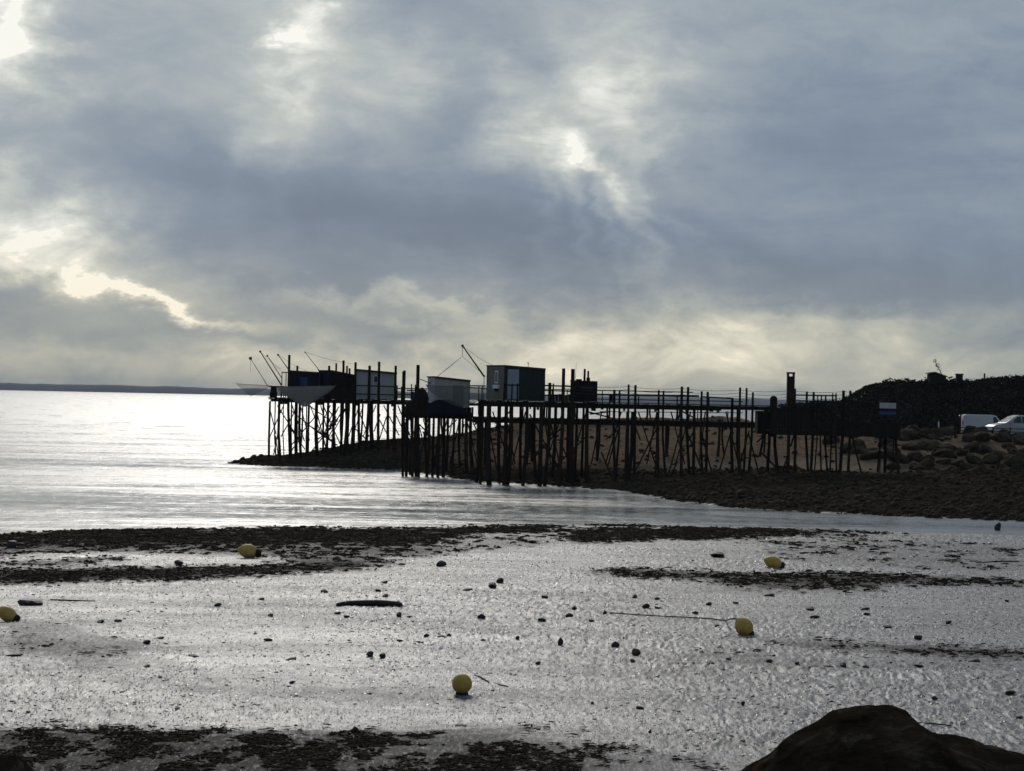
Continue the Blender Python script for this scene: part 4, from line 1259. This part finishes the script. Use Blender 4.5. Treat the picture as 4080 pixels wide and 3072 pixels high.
# seaweed lying in bands on the mud
def weed_points(n, x0, x1, y0, y1):
    X = rs.uniform(x0, x1, n); Y = rs.uniform(y0, y1, n)
    mk = weed_mask(X + rs.normal(size=n) * .45, Y + rs.normal(size=n) * .011 * Y)
    pat = fbm(X * 1.7, Y * .9, 3)
    keep = (rs.rand(n) < mk) & (pat * .6 + .4 * fbm(X * 5 + 3, Y * 2.2, 2) + (rs.rand(n) - .5) * .16 < .30 + .26 * mk)
    return X[keep], Y[keep]
PX, PY = [], []
for args in ((190000, -26, 28, 78, 102), (110000, -20, 24, 54, 78), (70000, -14, 17, 44, 56), (180000, -10, 9, 29, 39)):
    x_, y_ = weed_points(*args); PX.append(x_); PY.append(y_)
X = np.concatenate(PX); Y = np.concatenate(PY)
Wd = (.012 + .045 * rs.rand(len(X)) ** 2.5) * np.clip(Y / 55, .6, 1.6); Hh = (.006 + .034 * rs.rand(len(X)) ** 3) * np.clip(Y / 60, .5, 1.4)
V, Fc = lumps(X, Y, height(X, Y) + relief(X, Y) + .032, Wd, Hh, 2.4)
stuff('seaweed', V, Fc, WEED, 'dark brown seaweed lying in ragged bands on the mud')

# crumbs of weed, shell and mud all over the flat
n = 14000
Y = 29 + 68 * rs.rand(n) ** 1.25; X = (rs.rand(n) - .5) * 2 * (Y * .235)
keep = (fbm(X * .35 + 9, Y * .2, 3) + (rs.rand(n) - .5) * .5) < .48
X, Y = X[keep], Y[keep]
Wd = .010 + .030 * rs.rand(len(X)) ** 3; Hh = Wd * rs.uniform(.3, .8, len(X))
V, Fc = lumps(X, Y, height(X, Y) + relief(X, Y), Wd, Hh, 1.3)
stuff('mud_crumbs', V, Fc, simple('mud_crumbs', (.03, .027, .024), (.20, .18, .165), 5, .5, .4, bump=0), 'loose crumbs of mud and weed on the flat')

# fine grit: wet grains standing a finger's breadth out of the mud
n = 78000
Y = 1 / rs.uniform(1 / 96., 1 / 29.5, n); X = (rs.rand(n) - .5) * 2 * .27 * Y
W4 = (.006 + .016 * rs.rand(n) ** 2) * (Y / 38) ** .8; H4 = (.008 + .022 * rs.rand(n) ** 2) * (Y / 38) ** .6
a4 = rs.rand(n) * 6.28
Z4 = height(X, Y) + relief(X, Y) - .006
V = np.zeros((n, 5, 3))
for k_ in range(4):
    an = a4 + k_ * np.pi / 2 + (rs.rand(n) - .5) * .6
    V[:, k_, 0] = X + np.cos(an) * W4 * 1.5; V[:, k_, 1] = Y + np.sin(an) * W4 * 1.5; V[:, k_, 2] = Z4
V[:, 4, 0] = X; V[:, 4, 1] = Y; V[:, 4, 2] = Z4 + H4
Fc = (np.arange(n)[:, None, None] * 5 + np.array([(0, 1, 4), (1, 2, 4), (2, 3, 4), (3, 0, 4)])[None]).reshape(-1, 3)
stuff('mud_grit', V, Fc, simple('mud_grit', (.03, .026, .024), (.40, .37, .355), 30, .4, .5, bump=0), 'fine wet grit over the mudflat')

# stones of the foreshore and of the spit
n = 52000
X = rs.uniform(-23, 44, n); Y = rs.uniform(103, 182, n)
ysn = I(X, XS, YS); ybn = I(X, XB, YB); ycn = I(X, XC, YC)
sandn = np.exp(-((Y - ybn - 1.0) / 2.6) ** 2) * (X > 8) * (X < 27)
keep = (Y > ysn - .6) & (Y < ycn + 1) & (rs.rand(n) > sandn * .93) & (fbm(X * .5, Y * .4, 3) + (rs.rand(n) - .5) * .5 < .56)
keep &= ~((Y > ybn + 1.5) & (rs.rand(n) > .35 - .27 * np.clip((X + 4) / 8, 0, 1)))
X, Y = X[keep], Y[keep]
Wd = .07 + .20 * rs.rand(len(X)) ** 2.2; Hh = Wd * rs.uniform(.4, 1.0, len(X))
V, Fc = lumps(X, Y, height(X, Y), Wd, Hh)
stuff('shore_stones', V, Fc, PEBBLE, 'dark stones and pebbles strewn over the foreshore')

# scrub over the hill
n = 90000
X = rs.uniform(23, 64, n); Y = rs.uniform(204, 241, n)
gh = height(X, Y)
cover = np.clip((X - 26) / 5, .15, 1)
tall = .10 + .9 * fbm(X * .35, Y * .35, 4) ** 2 * np.clip((X - 24) / 8, .3, 1) * 1.3
Z = gh + tall * rs.rand(n) ** .7
keep = (rs.rand(n) < cover) & (fbm(X * .9 + 5, Y * .9, 3) > .30)
X, Y, Z = X[keep], Y[keep], Z[keep]; n = len(X)
sz = rs.uniform(.05, .20, n)
d1 = rs.normal(size=(n, 3)); d1 /= np.linalg.norm(d1, axis=1)[:, None]
d2 = rs.normal(size=(n, 3)); d2 -= d1 * (d1 * d2).sum(1)[:, None]; d2 /= np.linalg.norm(d2, axis=1)[:, None]
P = np.stack([X, Y, Z], -1)
V = np.stack([P - d1 * sz[:, None], P + d2 * sz[:, None] * .5, P + d1 * sz[:, None], P - d2 * sz[:, None] * .5], 1)
Fc = np.arange(n * 4).reshape(-1, 4)
stuff('hill_scrub', V, Fc, LEAF, 'dark evergreen scrub covering the hill above the terrace')

# ------------------------------------------------------------------ boulders of the revetment: pieces of the shore
def rock_mesh(name, seed, m_, sub=2, rough=.30):
    import bmesh
    bm = bmesh.new()
    bmesh.ops.create_icosphere(bm, subdivisions=sub, radius=1.0)
    r_ = np.random.RandomState(seed)
    cuts = [(Vector(r_.normal(size=3)).normalized(), r_.uniform(.55, .9)) for _ in range(9)]
    for v_ in bm.verts:
        for nr, d_ in cuts:
            k_ = v_.co.dot(nr) - d_
            if k_ > 0: v_.co -= nr * k_ * .85
        f_ = 1 + (float(vnoise(v_.co.x * 2.1 + seed, v_.co.y * 2.1 + v_.co.z * 1.7)) - .5) * rough
        v_.co *= f_
    me_ = bpy.data.meshes.new(name); bm.to_mesh(me_); bm.free()
    me_.materials.append(m_)
    return me_
bms = [rock_mesh('boulder', 40 + i, BOULDER) for i in range(7)]
cnt = 0
for tries in range(900):
    if cnt >= 150: break
    x = rnd.uniform(22.5, 41); y = rnd.uniform(146.5, 161)
    if x < 25 and y < 150: continue
    ob = bpy.data.objects.new('boulder', rnd.choice(bms)); C.objects.link(ob)
    s = rnd.uniform(.28, .75)
    ob.parent = ground_o
    ob.location = (x, y, gz(x, y) + s * .15)
    ob.rotation_euler = (jit(.5), jit(.5), rnd.uniform(0, 6.28))
    ob.scale = (s * rnd.uniform(.9, 1.5), s * rnd.uniform(.8, 1.2), s * rnd.uniform(.65, .95))
    cnt += 1

# ------------------------------------------------------------------ loose stones on the mud
sms = [rock_mesh('stone', 70 + i, STONE, 2, .4) for i in range(6)]
smo = rock_mesh('stone', 90, STONE_OR, 2, .4)
def stone(px, py, w_, h_, label, group=None, orange=False, name='stone', cat='stone'):
    p = ground(px, py + h_ / 2)
    k_ = p.y / F
    ob = bpy.data.objects.new(name, smo if orange else rnd.choice(sms)); C.objects.link(ob)
    ob.location = (p.x, p.y, p.z + h_ * k_ * .38)
    ob.scale = (w_ * k_ * .56, w_ * k_ * .45, h_ * k_ * .62)
    ob.rotation_euler = (jit(.15), jit(.15), jit(.5))
    return tag(ob, label, cat, group)
for px, py, w_, h_, lb in [
    (45, 2164, 40, 44, 'dark stone standing in the weed at the far left edge'),
    (118, 2395, 100, 30, 'long low black stone above the leftmost buoy'),
    (711, 2238, 34, 18, 'dark stone on the pale strip between two weed bands'),
    (1345, 2225, 40, 22, 'dark stone in the weed right of the oblong buoy'),
    (1757, 2244, 46, 22, 'dark stone just below the tip of the long weed band'),
    (1963, 2330, 42, 24, 'larger stone of the touching pair in mid flat'),
    (1992, 2312, 30, 22, 'smaller stone of the touching pair in mid flat'),
    (1474, 2605, 38, 22, 'brown stone of the pair under the driftwood log'),
    (1522, 2608, 26, 22, 'black stone of the pair under the driftwood log'),
    (2452, 2567, 36, 22, 'black stone left of the rusty stones'),
    (2143, 2640, 28, 16, 'small stone up right of the round buoy'),
    (2861, 2208, 74, 24, 'flat dark lump of weed and stone up left of the tipped buoy'),
    (3624, 2165, 52, 18, 'squared dark block near the right water edge'),
    (3975, 2096, 26, 34, 'upright dark stump at the foreshore edge on the right'),
    (3229, 2424, 42, 16, 'upper of the two flat stones right of the roped buoy'),
    (3246, 2456, 42, 17, 'lower of the two flat stones right of the roped buoy'),
    (3657, 2536, 32, 22, 'dark round stone above the right hand weed band'),
    (3778, 2478, 32, 18, 'dark stone farther right above the right hand weed band'),
    (4025, 2757, 54, 20, 'double dark stone at the right edge above the big rock'),
    (1413, 2908, 34, 26, 'dark stone on the edge of the nearest weed band'),
    (2548, 2818, 32, 15, 'lone small stone midway between the round buoy and the big rock')]:
    stone(px, py, w_, h_, lb)
stone(2535, 2596, 36, 28, 'larger rusty orange stone in mid flat', orange=True)
stone(2522, 2632, 24, 14, 'smaller rusty orange stone under the larger one', orange=True)
clusters = [
    ('small dark stone around the driftwood log', 'stones round the driftwood log',
     [(1532, 2318, 34, 11), (1506, 2351, 26, 11), (1535, 2373, 32, 12), (1590, 2447, 28, 20), (1631, 2457, 24, 10), (1380, 2454, 26, 12), (1345, 2441, 30, 9), (1293, 2355, 30, 14)]),
    ('small dark stone left of the long rope', 'stones left of the roped buoy',
     [(2169, 2376, 28, 17), (2288, 2421, 24, 12), (2268, 2450, 34, 15), (2159, 2467, 36, 16), (2355, 2471, 24, 11), (2410, 2440, 18, 12), (1918, 2455, 34, 18), (1860, 2348, 44, 13)]),
    ('small dark stone above the long rope', 'stones above the rope',
     [(2529, 2376, 26, 15), (2619, 2383, 22, 11), (2574, 2413, 30, 20), (2620, 2420, 30, 8), (2824, 2405, 24, 14), (2770, 2440, 26, 11), (2930, 2400, 24, 10)]),
    ('small dark stone on the mud left of centre', 'stones on the left of the flat',
     [(868, 2408, 32, 12), (1042, 2384, 22, 11), (1078, 2451, 30, 11), (1068, 2548, 36, 11), (585, 2557, 30, 15), (470, 2470, 30, 11), (772, 2612, 44, 11), (1165, 2622, 44, 10), (1165, 2716, 28, 11),
      (400, 2475, 40, 13), (180, 2570, 32, 12), (60, 2608, 84, 10), (640, 2540, 36, 9), (445, 2660, 32, 10), (585, 2653, 34, 10)]),
    ('small dark stone between the round buoy and the driftwood log', 'stones above the round buoy',
     [(1699, 2530, 24, 11), (1593, 2551, 30, 9), (1790, 2530, 22, 12), (1925, 2550, 20, 9), (2062, 2540, 16, 15), (2233, 2555, 24, 28), (1760, 2535, 40, 8)]),
    ('small dark stone between the two right hand weed bands', 'stones between the right hand weed bands',
     [(3065, 2369, 44, 11), (3446, 2424, 38, 11), (3453, 2445, 34, 10), (3537, 2495, 36, 11), (4010, 2392, 18, 10), (2855, 2492, 26, 9)]),
    ('small dark stone below the right hand weed band', 'stones below the right hand weed band',
     [(2830, 2640, 34, 10), (2900, 2625, 24, 18), (3065, 2632, 26, 14), (3175, 2640, 18, 15), (3360, 2648, 36, 18), (3450, 2655, 26, 12), (3660, 2650, 44, 10), (3880, 2632, 50, 15), (3240, 2655, 44, 10), (2880, 2668, 24, 9)]),
    ('small dark stone on the bare mud at the lower right', 'stones at the lower right',
     [(3724, 2780, 24, 15), (4060, 2856, 28, 14), (3090, 2818, 40, 9), (3190, 2830, 34, 7), (2960, 2800, 16, 16), (2360, 2800, 12, 10), (2590, 2914, 18, 12), (1837, 2889, 48, 9)]),
]
for lb, gr, pts in clusters:
    pts = sorted(pts)
    for i, (px, py, w_, h_) in enumerate(pts):
        od = ('leftmost', 'second', 'third', 'fourth', 'fifth', 'sixth', 'seventh', 'eighth', 'ninth', 'tenth', 'eleventh', 'twelfth', 'thirteenth', 'fourteenth', 'fifteenth')[i]
        od = 'rightmost' if i == len(pts) - 1 else od if i == 0 else od + ' from the left'
        stone(px, py, w_, h_, lb.replace('small dark stone', 'small dark stone, ' + od + ',', 1), gr)

# driftwood and sticks
def stick(name, label, pts, r, cat, m_=DRIFT, lift=0.0):
    P = []
    for (px, py) in pts:
        p = ground(px, py); P.append(p)
    rr = [r * (.6 + .4 * math.sin(math.pi * (i + .35) / len(P))) for i in range(len(P))]
    o_ = P[0].copy()
    P = [p + Vector((0, 0, rr[i] * .75 + lift)) for i, p in enumerate(P)]
    ob = MB().tube(P, rr, 8).build(name, m_, None, o_, smooth=True)
    return tag(ob, label, cat)
stick('driftwood_log', 'long black driftwood log lying on the mud left of centre', [(1346, 2418), (1385, 2413), (1440, 2414), (1500, 2412), (1560, 2414), (1596, 2418)], .085, 'driftwood')
stick('driftwood_stick', 'bent thin stick beside the round buoy', [(1890, 2692), (1915, 2700), (1940, 2716), (1948, 2722)], .018, 'stick')
stick('driftwood_stick', 'thin pale stick trailing right of the round buoy', [(1965, 2722), (1990, 2730), (2025, 2737)], .012, 'stick')
stick('driftwood_stick', 'thin dark stick lying behind the big rock', [(3640, 2880), (3700, 2886), (3790, 2893)], .013, 'stick')
stick('driftwood_stick', 'long dark stick at the right near the water', [(3890, 2245), (3980, 2240), (4060, 2239)], .03, 'stick')
stick('driftwood_stick', 'short flat stick left of the nearest weed gap', [(380, 2398), (300, 2395), (200, 2392)], .02, 'stick')

# ------------------------------------------------------------------ buoys
def buoy(label, c_px, size, Y, axis, prof, neck, rope=None):
    """pear shaped float: prof along axis in units of its length"""
    k_ = Y / F
    Lb = size * k_
    c_ = at(*c_px, Y)
    ax = Vector(axis).normalized()
    o = thing('mooring_buoy', (c_.x, Y, gz(c_.x, Y)), label, 'buoy', None)
    st_ = c_ - ax * Lb / 2
    MB().lathe(st_, ax, [(t_ * Lb, r_ * Lb) for t_, r_ in prof], 28).build('float', BUOY, o, smooth=True)
    MB().lathe(st_, ax, [(t_ * Lb, r_ * Lb) for t_, r_ in neck], 20).build('neck', BUOYDARK, o, smooth=True)
    return o, st_
sphere = [(.5 - .5 * math.cos(math.pi * i / 16), .5 * math.sin(math.pi * i / 16) + 1e-3) for i in range(17)]
def pear_of(k_):
    base = [(0, .04), (.03, .11), (.08, .17), (.15, .25), (.24, .325), (.34, .375), (.44, .40), (.54, .40), (.63, .375), (.71, .33), (.78, .27), (.83, .22), (.86, .18)]
    return [(a_, r_ * k_) for a_, r_ in base]
pear = pear_of(.74); fat_pear = pear_of(.95)
stub = [(.80, .17), (.86, .19), (.92, .18), (1.0, .14), (1.02, .05)]
p = ground(1842, 2768)
buoy('round pale yellow buoy standing on the mud in the foreground', (1841, 2724), 80, p.y, (0, 0, -1), sphere, [(.93, .30), (.97, .33), (1.04, .30), (1.10, .24), (1.11, .1)])
p = ground(25, 2475)
buoy('yellow buoy tipped on its side cut by the left edge', (32, 2448), 100, p.y, (.85, -.1, -.42), pear, stub)
p = ground(985, 2222)
buoy('oblong yellow buoy lying in the seaweed at the upper left', (992, 2197), 96, p.y, (.97, -.1, -.16), pear, stub)
p = ground(3090, 2262)
buoy('small yellow buoy tipped on its side at the upper right', (3084, 2243), 86, p.y, (.9, 0, -.30), pear, stub)
p = ground(2968, 2530)
o5, st5 = buoy('yellow buoy on the right with a long rope running left', (2966, 2499), 92, p.y, (.56, -.12, -.62), fat_pear, stub)
rp = [ground(2430, 2446), ground(2520, 2453), ground(2610, 2459), ground(2720, 2464), ground(2830, 2470), ground(2890, 2478)]
rp = [q + Vector((0, 0, .03)) for q in rp] + [st5 - Vector((.15, 0, .02)), st5]
MB().tube(rp, .017, 6).build('rope', ROPE, o5)

# ------------------------------------------------------------------ big rocks of the embankment in front of the camera
m, t, bs, out = mat('lichen_rock')
co = t.n('ShaderNodeTexCoord').outputs['Object']
n1 = t.noise(t.mapping(co, rot=(.3, .35, 0), sc=(1, 1, 3.2)), 3.2, 7, .72, .6); n2 = t.noise(co, 14, 5, .7)
base = t.ramp(n1, [(.32, (.006, .005, .003)), (.54, (.026, .020, .014)), (.72, (.085, .072, .055))])
vo = t.n('ShaderNodeTexVoronoi'); t.link(t.vmath('ADD', co, t.vmath('MULTIPLY', t.noise(co, 6, 3, .6, col=True), (.12, .12, .12))), vo.inputs['Vector']); vo.inputs['Scale'].default_value = 5.5
spot = t.math('MULTIPLY', t.ramp(vo.outputs['Distance'], [(.20, 1.0), (.30, 0.0)]), t.ramp(n2, [(.35, .2), (.6, 1.0)]))
sc_ = t.n('ShaderNodeSeparateColor'); t.link(vo.outputs['Color'], sc_.inputs[0])
spot = t.math('MULTIPLY', spot, t.math('GREATER_THAN', sc_.outputs[0], .72))
base = t.mix(t.math('MULTIPLY', spot, .8), base, (.075, .024, .006))
t.put(bs.inputs['Base Color'], base)
bs.inputs['Roughness'].default_value = .85; bs.inputs['Specular IOR Level'].default_value = 0.0
bp = t.n('ShaderNodeBump'); bp.inputs['Strength'].default_value = .9; bp.inputs['Distance'].default_value = .07
t.link(t.math('MULTIPLY_ADD', n1, .8, t.math('MULTIPLY', n2, .35)), bp.inputs['Height']); t.link(bp.outputs[0], bs.inputs['Normal'])
ROCK = m

def big_rock(label, edge, Y, y0, y1, seed):
    xs = np.array([at(px, py, Y).x for px, py in edge]); zs = np.array([at(px, py, Y).z for px, py in edge])
    nx_, ny_ = 120, 44
    u_ = np.linspace(xs[0], xs[-1], nx_)
    zt = I(u_, xs, zs) + (fbm(u_ * 9 + seed, u_ * 0, 3) - .5) * .035
    vs = []; fs = []
    for j in range(ny_):
        t_ = j / (ny_ - 1)
        yv = y0 + (y1 - y0) * t_
        kx = (yv - Y) / Y
        for i in range(nx_):
            zb_ = gz(u_[i], yv) - .35
            tc = (Y - y0) / (y1 - y0)
            d_ = (t_ - tc) / (tc if t_ < tc else 1 - tc)
            sh_ = max(0.0, 1 - abs(d_) ** 2.3) ** .62
            e_ = .20 * float(fbm(np.array(u_[i] * 2.2 + seed), np.array(yv * 2.2), 4) - .5) * 2 * abs(d_) ** .5
            vs.append((u_[i] + .10 * math.sin(yv * 2 + seed) * abs(d_), yv, zb_ + (zt[i] - zb_) * sh_ + e_ * sh_))
    for j in range(ny_ - 1):
        for i in range(nx_ - 1):
            q = j * nx_ + i
            fs.append((q, q + 1, q + nx_ + 1, q + nx_))
    ob = MB().add(vs, fs).build('boulder', ROCK, None, Vector((float(u_[nx_ // 2]), Y, gz(float(u_[nx_ // 2]), Y))), smooth=True)
    return tag(ob, label, 'rock')
big_rock('big dark rock with orange lichen at the lower right', [(2760, 3500), (2930, 3180), (3030, 3076), (3110, 3026), (3185, 2970), (3275, 2924), (3340, 2876), (3425, 2852), (3490, 2840), (3570, 2842),
         (3615, 2858), (3655, 2902), (3720, 2930), (3800, 2955), (3900, 2988), (4000, 3022), (4090, 3050), (4250, 3120), (4500, 3400)], 9.0, 7.6, 10.6, 3.3)
big_rock('dark grey rock just showing in the lower left corner', [(-900, 3540), (-600, 3160), (-300, 3040), (-90, 3030), (0, 3045), (50, 3085), (130, 3220), (250, 3540)], 9.0, 7.8, 10.2, 8.1)
